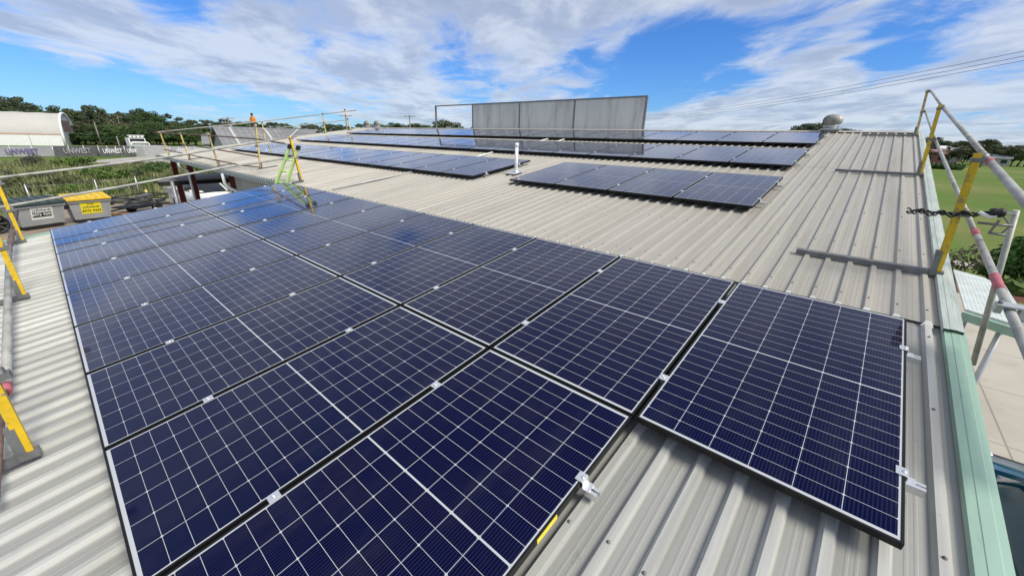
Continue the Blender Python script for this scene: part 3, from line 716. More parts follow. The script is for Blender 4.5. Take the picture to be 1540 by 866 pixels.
# along the front eave
fd = Vector((0, -CT, -ST))
lb1, lt1 = guard_post((52, 678), (-66, 450), fd * .34, 'yellow guard rail post on the eave closest to the camera', w=.042)
lb2, lt2 = guard_post((40, 444), (-26, 300), fd * .40, 'yellow guard rail post on the eave between the nearest post and the bins', w=.042)
lb3, lt3 = guard_post((37, 362), (-3, 272), fd * .40, 'yellow guard rail post at the far eave corner in front of the grey bin', w=.042)
L0, L1_ = on_V(9, 590, -.37), on_V(13.5, 374, -.37)
guard_rail([L0, L1_], 0.027, 'bent grey scaffold tube along the eave beside the yellow posts', None, [(L0 + (L1_ - L0) * .0, L0 + (L1_ - L0) * .028)])
guard_rail([on_V(-7, 760, -.39), on_V(1, 650, -.38), L0 + (L1_ - L0) * .02], 0.014, 'thin brown scaffold tube slotted into the grey tube along the eave', M_brown)
L2_ = on_V(25, 318, -.37)
guard_rail([L1_ - (L1_ - L0).normalized() * .15, L1_, L2_], 0.032, 'rusty brown scaffold tube at the far eave corner', M_brown)
u = 11.15
def on_X(x, y, X): d = pixdir(x, y); return CAM + d * ((X - CAM.x) / d.x)
G0, G1 = on_X(0, 267, -u), on_X(446, 205, -u); H0, H1 = on_X(0, 312, -u), on_X(447, 236, -u)
guard_rail([ext(G0, G1, .7), G0, on_X(120, 253, -u), on_X(240, 238, -u), G1], 0.021, 'long upper scaffold tube crossing in front of the weedy slope')
guard_rail([ext(H0, H1, .7), H0, on_X(180, 281, -u), on_X(330, 253.5, -u), H1], 0.021, 'long lower scaffold tube crossing above the two bins')
# along the upper eave
posts = []
for (bp, tp, l) in (((254, 237), (239, 198), 'pale yellow guard post at the far end of the upper eave'), ((284, 240), (270, 200), 'pale yellow guard post on the upper eave, second from its far end'),
                    ((328, 250), (312, 201), 'pale yellow guard post on the upper eave above the white utility'), ((391, 254), (383, 187), 'pale yellow guard post on the upper eave next to the ladder post')):
    posts.append(guard_post(bp, tp, VY * .5, l, True, w=.05))
pb5, pt5 = guard_post((455, 272), (437, 205), fd * .25, 'bright yellow guard post beside the lime ladder', w=.06)
SD = lambda k, x, y: same_depth((posts + [(pb5, pt5)])[k][0], x, y)
guard_rail([SD(0, 230, 199), SD(0, 240, 200), SD(2, 313, 204), SD(3, 384, 209), SD(4, 428, 216)], 0.02, 'upper dark scaffold tube along the upper eave posts', M_brown)
guard_rail([SD(0, 247, 225), SD(1, 285, 233), SD(2, 325, 241), SD(3, 364, 249), SD(3, 394, 252)], 0.02, 'lowest dark scaffold tube along the upper eave posts', M_brown)
guard_rail([SD(1, 276, 217), SD(2, 320, 224), SD(3, 390, 236)], 0.02, 'middle dark scaffold tube along the upper eave posts', M_brown)
# along the far gable
XG = -26.1
guard_rail([on_X(236, 199, XG), on_X(374, 185, XG), on_X(536, 166, XG)], 0.03, 'thin upper scaffold tube rising along the far gable to the ridge')
guard_rail([on_X(400, 195, XG), on_X(519, 181, XG)], 0.025, 'thin lower scaffold tube along the far gable near the ridge')
for (bp, tp, l) in (((490, 200), (485, 170), 'slim guard post on the far gable, second from the ridge'), ((528, 196), (518, 164), 'slim guard post on the far gable closest to the ridge'), ((399, 211), (394, 183), 'slim guard post on the far gable below the person in orange')):
    guard_post(bp, tp, UX * .5, l, True, w=.05)

# ladder
F0 = same_depth(pb5, 414.5, 279); F1 = same_depth(pb5, 431, 278); K0 = same_depth(pb5, 435.5, 222); K1 = same_depth(pb5, 448, 224)
fw = Vector((FH.x, FH.y, 0))
def down(A, B): return A + (A - B) * ((A.z) / (B.z - A.z))
F0g, F1g = down(F0, K0), down(F1, K1)
t = thing('ladder', 'lime green ladder with black end caps leaning on the upper eave', 'ladder', (F0g + F1g) / 2); I = Matrix.Translation(-t.location)
for A, B in ((F0g, K0), (F1g, K1)):
    bm = BM(); bar(bm, A, B, .04, .08, fw); bm.transform(I); o = obj('stile', bm, M_lime, t)
    bm = BM(); e = (B - A).normalized(); bar(bm, B - e * .02, B + e * .07, .06, .11, fw); bm.transform(I); obj('end_cap', bm, M_black, o)
nr = int((K0 - F0g).length / .3)
for i in range(1, nr):
    bm = BM(); A = F0g + (K0 - F0g) * (i / nr); B = F1g + (K1 - F1g) * (i / nr); tube(bm, [A, B], .022, 8); bm.transform(I); obj('rung', bm, M_lime, t)

# ------------------------------------------------------------------ beyond the green gable
Z24 = 2.4
A1, A2, A3, A4 = at_z(1450, 467, Z24), at_z(1560, 502, Z24), at_z(1505, 430, Z24), at_z(1433, 407, Z24)
t = thing('awning', 'white ribbed awning roof with pale green gutter beyond the green gable', 'awning', (A1.x, A1.y, 0)); I = Matrix.Translation(-t.location)
bm = BM(); nrm = (A2 - A1)
far1, far2 = A4, at_z(1480, 420, Z24)
prism(bm, [A1, A2, A2 + (A3 - A2) * .9, far2, far1], (0, 0, .03)); 
for k in range(1, 14):
    a_ = A1 + (A2 - A1) * (k / 14); b_ = a_ + (far1 - A1) * .92
    bar(bm, a_ + Vector((0, 0, .03)), b_ + Vector((0, 0, .03)), .02, .004)
bm.transform(I); obj('awning_roof', bm, mat('pale_awning_sheet', (.55, .60, .59), .5), t)
bm = BM(); bar(bm, A1 + Vector((0, -.05, -.06)), A2 + Vector((0, -.05, -.06)), .1, .12); bm.transform(I); obj('awning_gutter', bm, M_mint, t)
for q_ in (.1, .62):
    g = A1 + (A2 - A1) * q_; bm = BM(); tube(bm, [(g.x, g.y + .12, 0), (g.x, g.y + .12, Z24)], .035, 8); bm.transform(I); obj('awning_post', bm, M_galv, t)

def car(name, label, cat, loc, rz, paint, L=4.3, W=1.76, H=1.45, ute=False, group=None, glass=None):
    t = thing(name, label, cat, loc, (0, 0, rz), group)
    def loft(st, mt, nm, mats=None):
        bm = BM(); rings = []
        for (x, zl, zh, hw, hwt) in st:
            r = .07
            ring = [(-hw + .04, zl), (-hw, zl + r), (-hw, zh - (zh - zl) * .45), (-hwt, zh - r), (-hwt + r * 1.4, zh), (0, zh + .02), (hwt - r * 1.4, zh), (hwt, zh - r), (hw, zh - (zh - zl) * .45), (hw, zl + r), (hw - .04, zl)]
            rings.append([bm.verts.new((x, y, z)) for y, z in ring])
        for A, B in zip(rings, rings[1:]):
            for k in range(len(A)): bm.faces.new((A[k], A[(k + 1) % len(A)], B[(k + 1) % len(A)], B[k])).smooth = True
        bm.faces.new(rings[0]); bm.faces.new(rings[-1][::-1]); bmesh.ops.recalc_face_normals(bm, faces=bm.faces)
        return obj(nm, bm, mt, t)
    h = L / 2; w = W / 2; zb = .32
    bel = .95 if not ute else 1.08
    loft([(-h, zb + .15, bel - .16, w * .86, w * .8), (-h + .12, zb, bel - .03, w * .97, w * .9), (-h * .4, zb - .06, bel, w, w * .93), (h * .35, zb - .06, bel - .01, w, w * .92), (h * .62, zb - .04, bel - .06, w, w * .88), (h - .22, zb, bel - .2, w * .95, w * .8), (h, zb + .12, bel - .36, w * .82, w * .7)], paint, 'body')
    if ute: gx = (-.55, -.3, .55, 1.28)
    else: gx = (-h + .25, -h + .95, .35, 1.2)
    loft([(gx[0], bel - .04, bel + .02, w * .86, w * .84), (gx[1], bel - .04, H - .05, w * .88, w * .68), (gx[2], bel - .04, H - .03, w * .88, w * .68), (gx[3], bel - .05, bel - .02, w * .84, w * .80)], glass or M_glassdark, 'windows')
    bm = BM(); 
    box(bm, ((gx[1] + gx[2]) / 2, 0, H - .005), (gx[2] - gx[1] + .06, w * 1.30, .05), bev=.02)
    for s in (-1, 1):
        for (xa, xb) in ((gx[2], gx[3]), (gx[1], gx[0]), ((gx[1] + gx[2]) / 2, (gx[1] + gx[2]) / 2)):
            bar(bm, (xa, s * w * .69, H - .03), (xb, s * w * .87, bel - .02), .07, .05)
    obj('roof', bm, paint, t)
    for s in (-1, 1):
        for x in (-h * .6, h * .62):
            bm = BM(); lathe(bm, [(.2, -.1), (.31, -.1), (.33, -.06), (.33, .06), (.31, .1), (.2, .1)], 24, Matrix.Translation((x, s * (w - .09), .33)) @ Matrix.Rotation(rad(90), 4, 'X')); wh = obj('wheel', bm, M_black, t)
            bm = BM(); lathe(bm, [(.2, -.085), (.2, .085), (.0001, .07)], 20, Matrix.Translation((x, s * (w - .09), .33)) @ Matrix.Rotation(rad(90), 4, 'X')); obj('rim', bm, M_galv, wh)
        bm = BM(); box(bm, (h - .17, s * w * .62, bel - .25), (.12, .36, .14), bev=.03); obj('headlight', bm, M_alu, t)
        bm = BM(); box(bm, (gx[3] - .25, s * (w + .11), bel + .1), (.1, .2, .15), bev=.03); obj('mirror', bm, paint, t)
    bm = BM(); box(bm, (h - .05, 0, bel - .36), (.08, W * .5, .2), bev=.02); box(bm, (h - .02, 0, zb + .14), (.08, W * .7, .1), bev=.02); obj('grille', bm, M_black, t)
    if ute:
        bm = BM(); x0, x1 = -h - .35, -.62
        box(bm, ((x0 + x1) / 2, 0, .84), (x1 - x0, W, .06)); 
        for s in (-1, 1): box(bm, ((x0 + x1) / 2, s * (w - .02), 1.0), (x1 - x0, .03, .26))
        box(bm, (x0 + .015, 0, 1.0), (.03, W - .08, .26)); box(bm, (x1 - .02, 0, 1.25), (.04, W - .08, .76)); obj('tray', bm, M_galv, t)
    return t
g = at_z(1560, 760, .9)
car('parked_car', 'teal blue car parked below the mint green gable edge', 'car', (g.x + .30, g.y - .85, 0.01), rad(92), M_blue, glass=mat('teal_reflection_glass', (0.006, 0.05, 0.085), 0.08))  # blue reflections put into the glass colour as a teal tone

# ------------------------------------------------------------------ yard beyond the roof
def on_ground_frame(P, rz): return Matrix.Translation(P) @ Matrix.Rotation(rz, 4, 'Z')
def bin_thing(P, rz, w, label, lid_mat, sign_mat, lines, sign_w, flat):
    t = thing('rubbish_bin', label, 'bin', P, (0, 0, rz))          # front faces local +x
    d, h = 1.15, 1.12
    bm = BM(); pts = []
    prism(bm, [(-d / 2, -w / 2 + .16, .16), (d / 2 - .28, -w / 2 + .16, .16), (d / 2, -w / 2, h), (-d / 2, -w / 2, h + .15)], (0, .0001, 0)); bm.clear()
    lo = [(-d / 2 + .05, -w / 2 + .10), (d / 2 - .26, -w / 2 + .10), (d / 2 - .26, w / 2 - .10), (-d / 2 + .05, w / 2 - .10)]
    hi = [(-d / 2, -w / 2), (d / 2, -w / 2), (d / 2, w / 2), (-d / 2, w / 2)]
    A = [bm.verts.new((x, y, .17)) for x, y in lo]; B = [bm.verts.new((x, y, h + (.16 if x < 0 else 0))) for x, y in hi]
    bm.faces.new(A[::-1]); bm.faces.new(B)
    for i in range(4): j = (i + 1) % 4; bm.faces.new((A[i], A[j], B[j], B[i]))
    box(bm, (d / 2 + .01, 0, h - .05), (.05, w + .04, .07)); obj('bin_body', bm, M_bin, t)
    bm = BM(); sl_ = math.atan2(.16, d)
    prism(bm, [(d / 2 + .1, -w / 2 - .04, h + .02), (d / 2 + .1, w / 2 + .04, h + .02), (-d / 2 - .03, w / 2 + .04, h + .20), (-d / 2 - .03, -w / 2 - .04, h + .20)], (0, 0, .06 if flat else .09))
    for k in range(5): yy = -w / 2 + w * (k + .5) / 5; bar(bm, (d / 2 + .06, yy, h + (.1 if flat else .13)), (-d / 2, yy, h + (.27 if flat else .30)), .05, .03)
    obj('lid', bm, lid_mat, t)
    for s in (-1, 1):
        bm = BM(); box(bm, (d / 2 - .25, s * (w / 2 + .07), h - .28), (.2, .14, .16), bev=.01); obj('lifting_pocket', bm, M_black, t)
    bm = BM(); box(bm, (-.1, 0, .09), (d - .3, w - .3, .10)); 
    for x in (-.4, .22):
        for s in (-1, 1): tube(bm, [(x, s * (w / 2 - .25) - .04, .085), (x, s * (w / 2 - .25) + .04, .085)], .085, 12)
    obj('castors', bm, M_black, t)
    # sign on the sloping front
    tilt = math.atan2(.26, h - .17)
    S = Matrix.Translation((d / 2 - .26 + .26 * .56 + .012, 0, .17 + (h - .17) * .58)) @ Matrix.Rotation(tilt, 4, 'Y')
    bm = BM(); box(bm, (0, 0, 0), (.008, sign_w, .58), S); sg = obj('sign', bm, sign_mat, t)
    R_ = S @ Matrix.Translation((.0055, 0, 0)) @ Matrix((( 0, 0, 1, 0), (1, 0, 0, 0), (0, 1, 0, 0), (0, 0, 0, 1)))
    for (txt, y, size, col, plate) in lines:
        if plate:
            bm = BM(); box(bm, (.006, 0, y), (.004, sign_w * .88, size * 1.35), S); obj('number_plate', bm, M_black, sg)
        me = text_mesh(txt, size, .003, True); me.transform(R_ @ Matrix.Translation((0, y, .004 if plate else 0))); obj('lettering', me, col, sg)
    return t
b0 = at_z(63, 344, 0); a0, a1 = at_z(28, 349, 0), at_z(97, 339, 0)
dirn = (a1 - a0); rz = math.atan2(-dirn.x, dirn.y)
bw = dirn.length * 1.05
bin_thing(b0 + Vector((-.3, 0, 0.01)), rz, bw, 'grey steel rubbish bin with dark lid and white sign', M_binlid, M_white, [('J.J.Richards', .16, .15, M_navy, False), ('4972 9295', -.06, .17, M_white, True)], bw * .45, False)
a0, a1 = at_z(114, 337, 0), at_z(168, 331, 0); d2 = (a1 - a0); rz2 = math.atan2(-d2.x, d2.y)
bin_thing((a0 + a1) / 2 + Vector((-.4, 0, 0.01)), rz2, d2.length * 1.15, 'grey steel rubbish bin with bright yellow lid and yellow sign', M_yellow, M_signy, [('PAPER', .22, .09, M_navy, False), ('J.J.Richards', .06, .14, M_navy, False), ('4972 9295', -.15, .17, M_black, False)], d2.length * .56, True)
# tyre at the frame edge
P = at_z(0, 352, 0); t = thing('wheel_rim', 'black wheel leaning in the yard beside the grey bin', 'wheel', P, (0, 0, rz))
bm = BM(); lathe(bm, [(.34, -.05), (.40, -.06), (.44, 0), (.40, .06), (.34, .05), (.34, -.05)], 28, Matrix.Translation((0, 0, .44)) @ Matrix.Rotation(rad(86), 4, 'Y')); obj('tyre', bm, M_black, t)
bm = BM()
for k in range(8): bar(bm, (0, 0, .44), (0, .34 * math.cos(k * math.pi / 4), .44 + .34 * math.sin(k * math.pi / 4)), .015, .015, Vector((1, 0, 0)))
obj('spokes', bm, M_galv, t)
# trailer cage, timber, bollard
P = at_z(217, 320, 0); t = thing('trailer', 'low black cage trailer loaded with junk beside the carport', 'trailer', P, (0, 0, rz + rad(14)))
bm = BM()
for z in (.45, .72, .98):
    for s in (-1, 1): bar(bm, (-.7, s * 1.1, z), (.7, s * 1.1, z), .05, .05); bar(bm, (s * .7, -1.1, z), (s * .7, 1.1, z), .05, .05)
for x in (-.7, .7):
    for k in range(6): bar(bm, (x, -1.1 + k * .44, .42), (x, -1.1 + k * .44, .98), .04, .04)
box(bm, (0, 0, .43), (1.4, 2.2, .05)); bar(bm, (0, -1.1, .42), (0, -2.2, .4), .07, .07); obj('cage', bm, M_black, t)
bm = BM()
for k in range(16): box(bm, (random.uniform(-.5, .5), random.uniform(-.9, .9), random.uniform(.6, .95)), (random.uniform(.15, .5), random.uniform(.15, .6), random.uniform(.05, .25)), Matrix.Rotation(random.uniform(-.4, .4), 4, 'Z'))
obj('load', bm, M_galvd, t)
for s in (-1, 1):
    bm = BM(); tube(bm, [(s * .72, .1, .29), (s * .9, .1, .29)], .29, 18); obj('wheel', bm, M_black, t)
P = at_z(186, 324, 0); bm = BM()
for k in range(9): box(bm, (random.uniform(-.1, .1), (k % 5) * .14 - .3, .06 + .09 * (k // 5)), (1.6, .12, .07), Matrix.Rotation(.06 * random.uniform(-1, 1), 4, 'Z'))
o = tag(obj('timber_stack', bm, M_timber), 'small stack of brown sawn timber between yellow bin and black trailer', 'timber'); o.location = P; o.rotation_euler = (0, 0, rz + .5)
P = at_z(226, 309, 0); bm = BM(); tube(bm, [(0, 0, 0), (0, 0, .95)], .07, 12); lathe(bm, [(.072, .95), (.05, .99), (.0001, 1.0)], 12); o = tag(obj('bollard', bm, M_yellow2), 'short dull yellow bollard behind the black trailer', 'bollard'); o.location = P
# wire fence along the yard
FP = [at_z(-60, 330, 0), at_z(52, 316, 0), at_z(153, 304, 0), at_z(212, 297.5, 0)]
t = thing('wire_fence', 'grey wire fence between dirt yard and weedy slope', 'fence', FP[2])
I = Matrix.Translation(-FP[2])
for p in FP:
    bm = BM(); tube(bm, [p, p + Vector((0, 0, 1.45))], .035, 8); bm.transform(I); obj('fence_post', bm, M_galv, t)
bm = BM()
for z in (.3, .75, 1.3):
    for A, B in zip(FP, FP[1:]): tube(bm, [A + Vector((0, 0, z)), B + Vector((0, 0, z))], .006, 5)
bm.transform(I); obj('fence_wires', bm, M_galv, t)
# carport with the white utility
q4 = [at_z(238, 274, 2.5), at_z(354, 268.5, 2.5), at_z(350, 261.5, 2.5), at_z(264, 264.5, 2.5)]
t = thing('carport', 'dark flat roofed carport on thin posts over a white utility', 'carport', at_z(290, 302, 0)); I = Matrix.Translation(-t.location)
bm = BM(); prism(bm, q4, (0, 0, .05)); bm.transform(I); obj('carport_roof', bm, M_grey, t)
bm = BM(); bar(bm, q4[0] + Vector((-.05, 0, -.085)), q4[1] + Vector((-.05, 0, -.085)), .06, .17); bm.transform(I); obj('carport_front_band', bm, M_dark, t)  # near-black band along the front edge of the carport roof
for p in (q4[0] + (q4[1] - q4[0]) * .16, q4[3].lerp(q4[2], .05), q4[3].lerp(q4[2], .95), q4[0] + (q4[1] - q4[0]) * .93):
    bm = BM(); tube(bm, [(p.x, p.y, 0), (p.x, p.y, 2.5)], .07, 10); bm.transform(I); obj('carport_post', bm, M_galv, t)
P = at_z(310, 312, 0)
car('utility', 'white utility parked beneath the dark carport behind the red posts', 'utility', (P.x, P.y, .01), rad(13), M_white, 4.7, 1.86, 1.78, True)

# ------------------------------------------------------------------ far left: dome shed, banners, machinery
P0 = at_z(99, 219.5, 0); e = Vector((-13.6, 3.0, 0)).normalized(); a = Vector((e.y, -e.x, 0)) * 1.0
if a.y > 0: a = -a
DW, DH, DL, DC = 14.0, height_at(97, 170, P0.xy.length), 46.0, 2.5
t = thing('dome_shed', 'long white fabric dome shed with brown doorway in its end', 'building', P0)
def arch(s): x = math.cos(math.pi * (1 - s)); return ((x + 1) / 2 * DW, DC + (DH - DC) * (max(0, 1 - abs(x) ** 2.3) ** .62))
bm = BM(); NS = 24; rows = []
for i in range(24):
    q_ = i / 23; sag = .12 * math.sin(q_ * 23 * math.pi / 2) ** 2
    rows.append([bm.verts.new(e * arch(k / NS)[0] + a * (DL * q_) + Vector((0, 0, arch(k / NS)[1] - (sag if 0 < k < NS else 0)))) for k in range(NS + 1)])
for A, B in zip(rows, rows[1:]):
    for k in range(NS): bm.faces.new((A[k], A[k + 1], B[k + 1], B[k])).smooth = True
obj('fabric_roof', bm, M_fabric, t)
for s in (0, 1):
    bm = BM(); o0 = e * (DW * s)
    for k in range(8):
        c0 = o0 + a * (DL * k / 8 + .02); c1 = o0 + a * (DL * (k + 1) / 8 - .06); dd = e * (2.0 if s == 0 else -2.0)
        prism(bm, [c0, c1, c1 + dd, c0 + dd], (0, 0, DC - .02))
    obj('container_wall', bm, M_white, t)
bm = BM(); o0 = e * -.02
prism(bm, [o0 + Vector((0, 0, DC)), o0 + a * DL + Vector((0, 0, DC)), o0 + a * DL + Vector((0, 0, DC + .35)), o0 + Vector((0, 0, DC + .35))], e * -.03); obj('base_strap', bm, mat('rust_stained_strap', (0.50, 0.36, 0.27), .7), t)
bm = BM(); pts = [e * arch(k / NS)[0] + Vector((0, 0, arch(k / NS)[1])) - a * .05 + e * 0 for k in range(NS + 1)]
prism(bm, [e * 0 - a * .05] + pts + [e * DW - a * .05], a * .04); obj('end_wall', bm, mat('grey_end_fabric', (.40, .41, .42), .6), t)
bm = BM(); tube(bm, [p - a * .04 for p in [e * 0] + pts + [e * DW]], .28, 8); obj('end_arch', bm, M_white, t)
bm = BM(); prism(bm, [e * 3 - a * .09, e * 11 - a * .09, e * 11 - a * .09 + Vector((0, 0, 3.2)), e * 3 - a * .09 + Vector((0, 0, 3.2))], a * .03); obj('lower_door', bm, mat('door_grey', (.30, .32, .33), .6), t)
bm = BM(); prism(bm, [e * 3 - a * .09 + Vector((0, 0, 3.25)), e * 11 - a * .09 + Vector((0, 0, 3.25)), e * 11 - a * .09 + Vector((0, 0, 6.0)), e * 3 - a * .09 + Vector((0, 0, 6.0))], a * .03); obj('doorway', bm, M_brown, t)

def banner(x0, x1, y0, y1, h, txt, mt, tm, label, tw=.75):
    A, B = at_z(x0, y0, 0), at_z(x1, y1, 0); A.z = B.z = 0.15
    t = thing('banner', label, 'banner', (A + B) / 2, group='banners along the fence'); I = Matrix.Translation(-t.location)
    bm = BM(); d = (B - A).normalized(); nr = Vector((-d.y, d.x, 0)) * .03
    n_ = 12; top = []
    for i in range(n_):
        a_ = A + (B - A) * (i / n_); b_ = A + (B - A) * ((i + 1) / n_); w0 = nr * 2.2 * math.sin(i * 2.1); w1 = nr * 2.2 * math.sin((i + 1) * 2.1)
        prism(bm, [a_ + w0, b_ + w1, b_ + w1 + Vector((0, 0, h)), a_ + w0 + Vector((0, 0, h))], nr * .5)
    bm.transform(I); obj('mesh', bm, mt, t)
    bm = BM()
    for i in range(4): p = A + (B - A) * (i / 3); tube(bm, [Vector((p.x, p.y, 0)) - nr * 2, Vector((p.x, p.y, h + .3)) - nr * 2], .05, 8)
    bm.transform(I); obj('post', bm, M_galv, t)
    if txt:
        L = (B - A).length; me = text_mesh(txt, 1.0, .002, True)
        xs = [v.co.x for v in me.vertices]; ys = [v.co.y for v in me.vertices]
        me.transform(Matrix.Diagonal((L * tw / (max(xs) - min(xs)), h * .50 / (max(ys) - min(ys)), 1, 1)))
        X = Matrix((d, Vector((0, 0, 1)), d.cross(Vector((0, 0, 1))))).transposed().to_4x4(); X.translation = (A + B) / 2 + Vector((0, 0, h * .52)) + d.cross(Vector((0, 0, 1))) * .16
        me.transform(I @ X); obj('lettering', me, tm, t)
banner(-15, 84, 238, 236.5, 1.45, 'UNWEST', M_bannerp, M_purple, 'pale grey banner with purple lettering in front of the dome shed', .5)
banner(84, 152, 238, 236.5, 1.6, 'UNWEST', M_banner, M_bannerp, 'dark banner with grey lettering next to the pale one, below the dome doorway', .6)
banner(152, 190, 237, 236, 1.5, 'UNWEST', M_banner, M_white, 'dark banner with white lettering in front of the bare pole', .75)
banner(190.5, 218, 236, 235.5, 1.5, 'UNWEST', M_banner, M_white, 'dark banner with white lettering in front of the white truck', .8)
banner(258, 294, 233, 232, 1.3, 'UNWEST', M_bannerp, M_white, 'grey banner behind the far eave scaffold posts', .6)
A, B = at_z(219, 236, 0), at_z(256, 234, 0)
bm = BM(); d = (B - A).normalized(); prism(bm, [A, B, B + Vector((0, 0, 1.75)), A + Vector((0, 0, 1.75))], Vector((-d.y, d.x, 0)) * 2.4)
tag(obj('concrete_block_wall', bm, M_conc2), 'pale concrete block wall between the banners', 'wall')
# white truck with roof rack
P = at_dist(199, 112)
t = thing('truck', 'white truck with roof rack and bull bar standing behind the banners', 'truck', P, (0, 0, rad(8)))
bm = BM(); box(bm, (0, 0, 2.05), (2.0, 2.6, 1.5), bev=.12); box(bm, (1.3, 0, 1.5), (.8, 2.5, .7), bev=.1); obj('cab', bm, M_white, t)
bm = BM(); box(bm, (1.01, 0, 2.35), (.06, 2.2, .75), bev=.02); obj('windscreen', bm, M_glassdark, t)
bm = BM()
for y in (-1.25, 1.25): bar(bm, (.9, y, 2.8), (.9, y, 3.4), .12, .12)
bar(bm, (.9, -1.3, 3.3), (.9, 1.3, 3.3), .12, .12)
for k in range(4): box(bm, (.95, -.9 + k * .6, 3.05), (.15, .4, .3))
obj('roof_rack', bm, M_white, t)
bm = BM(); tube(bm, [(1.9, -1.3, .9), (1.95, -1.3, 1.9), (1.95, -1.0, 2.05), (1.95, 1.2, 2.0), (1.9, 1.4, 1.8), (1.9, 1.4, .9), (1.9, -1.3, .85)], .16, 8); obj('bull_bar', bm, M_white, t)
bm = BM(); box(bm, (-2.6, 0, 1.1), (3.4, 2.4, .3)); obj('tray', bm, M_galvd, t)
for x in (.9, -2.9):
    for s in (-1, 1): bm = BM(); tube(bm, [(x, s * 1.0, .5), (x, s * 1.3, .5)], .5, 16); obj('wheel', bm, M_black, t)
# far sheds, with a person on the ridge
def gable_shed(P, rz, L, W, zr, ze, label, strips=()):
    t = thing('corrugated_shed', label, 'shed', P, (0, 0, rz))
    bm = BM()
    for s in (-1, 1): prism(bm, [(0, -L / 2, zr), (0, L / 2, zr), (s * W / 2, L / 2, ze), (s * W / 2, -L / 2, ze)], (0, 0, -.06))
    for k in range(int(L / .5)):
        y = -L / 2 + .25 + k * .5; bar(bm, (0.02, y, zr + .015), (W / 2, y, ze + .015), .05, .03)
    obj('roof', bm, M_grey, t)
    bm = BM(); w2 = W / 2 - .3; zz = ze + .02
    for s in (-1, 1): box(bm, (s * w2, 0, zz / 2), (.08, L - .5, zz))
    for s in (-1, 1): prism(bm, [(-w2, s * (L / 2 - .3), 0), (w2, s * (L / 2 - .3), 0), (w2, s * (L / 2 - .3), zz), (0, s * (L / 2 - .3), zr - .1), (-w2, s * (L / 2 - .3), zz)], (0, .06, 0))
    obj('wall', bm, M_wall, t)
    for y in strips:
        bm = BM(); sl = (zr - ze) / (W / 2)
        prism(bm, [(.3, y - .1, zr - .3 * sl + .05), (.3, y + .12, zr - .3 * sl + .05), (W / 2 - .1, y + .12, ze + .1 * sl + .05), (W / 2 - .1, y - .1, ze + .1 * sl + .05)], (0, 0, .03)); obj('skylight', bm, mat('cloudy_skylight', (.46, .46, .44), .6), t)
    return t
def face_cam(P): return math.atan2(CAM.y - P.y, CAM.x - P.x)
Pa = at_dist(372, 48); za = height_at(372, 191.5, 48)
gable_shed(Pa, face_cam(Pa) + rad(12), 5.5, 9, za, za - 2.2, 'small grey corrugated shed under the person in orange', (-1.5, 1.4))
Pb = at_dist(424, 50); zb_ = height_at(424, 193.5, 50)
gable_shed(Pb, face_cam(Pb) - rad(30), 7.5, 9, zb_, zb_ - 1.9, 'grey corrugated shed beyond the far gable, behind the ladder top', (1.8,))
Pc = at_dist(345, 75); zc = height_at(345, 203, 75)
gable_shed(Pc, face_cam(Pc), 7, 7, zc, zc - 1.2, 'low grey shed among clutter beneath the first power pole', (-2,))
def person(P, face):
    V = [(0, 0, .95), (0, 0, 1.2), (0, 0, 1.42), (0.02, 0, 1.52), (.03, 0, 1.63), (.03, 0, 1.73), (0, .10, .9), (.04, .11, .5), (0, .12, .06), (.13, .13, .03), (0, -.10, .9), (.06, -.11, .5), (-.02, -.12, .06), (.11, -.13, .03),
         (0, .19, 1.40), (.03, .26, 1.14), (.20, .20, .98), (.27, .18, .95), (0, -.19, 1.40), (.04, -.26, 1.14), (.22, -.17, 1.02), (.29, -.15, 1.0)]
    E = [(0, 1), (1, 2), (2, 3), (3, 4), (4, 5), (0, 6), (6, 7), (7, 8), (8, 9), (0, 10), (10, 11), (11, 12), (12, 13), (2, 14), (14, 15), (15, 16), (16, 17), (2, 18), (18, 19), (19, 20), (20, 21)]
    Rr = [.15, .15, .15, .06, .10, .08, .10, .075, .05, .045, .10, .075, .05, .045, .075, .055, .04, .04, .075, .055, .04, .04]
    me = bpy.data.meshes.new('person'); me.from_pydata(V, E, [])
    o = bpy.data.objects.new('person', me); C.objects.link(o)
    md = o.modifiers.new('skin', 'SKIN'); o.modifiers.new('sub', 'SUBSURF').levels = 1
    sk = me.skin_vertices[0].data
    for i, r in enumerate(Rr): sk[i].radius = (r, r * (1.25 if i in (0, 1, 2) else 1))
    sk[0].use_root = True
    dg = bpy.context.evaluated_depsgraph_get(); m2 = bpy.data.meshes.new_from_object(o.evaluated_get(dg)); bpy.data.objects.remove(o)
    m2.materials.clear()
    for k in (M_navy, M_orange, M_skin, M_hair): m2.materials.append(k)
    for p in m2.polygons:
        c = p.center; p.use_smooth = True
        hand = c.x > .12 and .8 < c.z < 1.1
        p.material_index = 2 if (hand or c.z > 1.5) else (1 if c.z > .93 else 0)
    q = bpy.data.objects.new('person', m2); C.objects.link(q); q.location = P; q.rotation_euler = (0, 0, face)
    tag(q, 'person in orange hi-vis shirt and dark cap standing on a far shed ridge', 'person')
    bm = BM(); lathe(bm, [(.115, 1.66), (.12, 1.72), (.10, 1.79), (.05, 1.83), (.0001, 1.835)], 14, Matrix.Translation((.03, 0, 0))); box(bm, (.15, 0, 1.685), (.14, .15, .015)); obj('cap', bm, M_hair, q)
Pp = at_dist(383, 49.3); person(Vector((Pp.x, Pp.y, height_at(383, 170.5, 49.3) - 1.83)), face_cam(Pp) - .5)
# parked vehicles far in the yard
P = at_dist(333, 92); car('utility', 'white utility far off in the gravel yard behind the upper eave', 'utility', P + Vector((0, 0, .01)), rad(70), M_white, 4.7, 1.86, 1.78, True)
P = at_dist(316, 95); car('parked_car', 'dark red car far off beside the white yard utility', 'car', P + Vector((0, 0, .01)), rad(75), mat('dark_red_car_paint', (.10, .012, .012), .25))

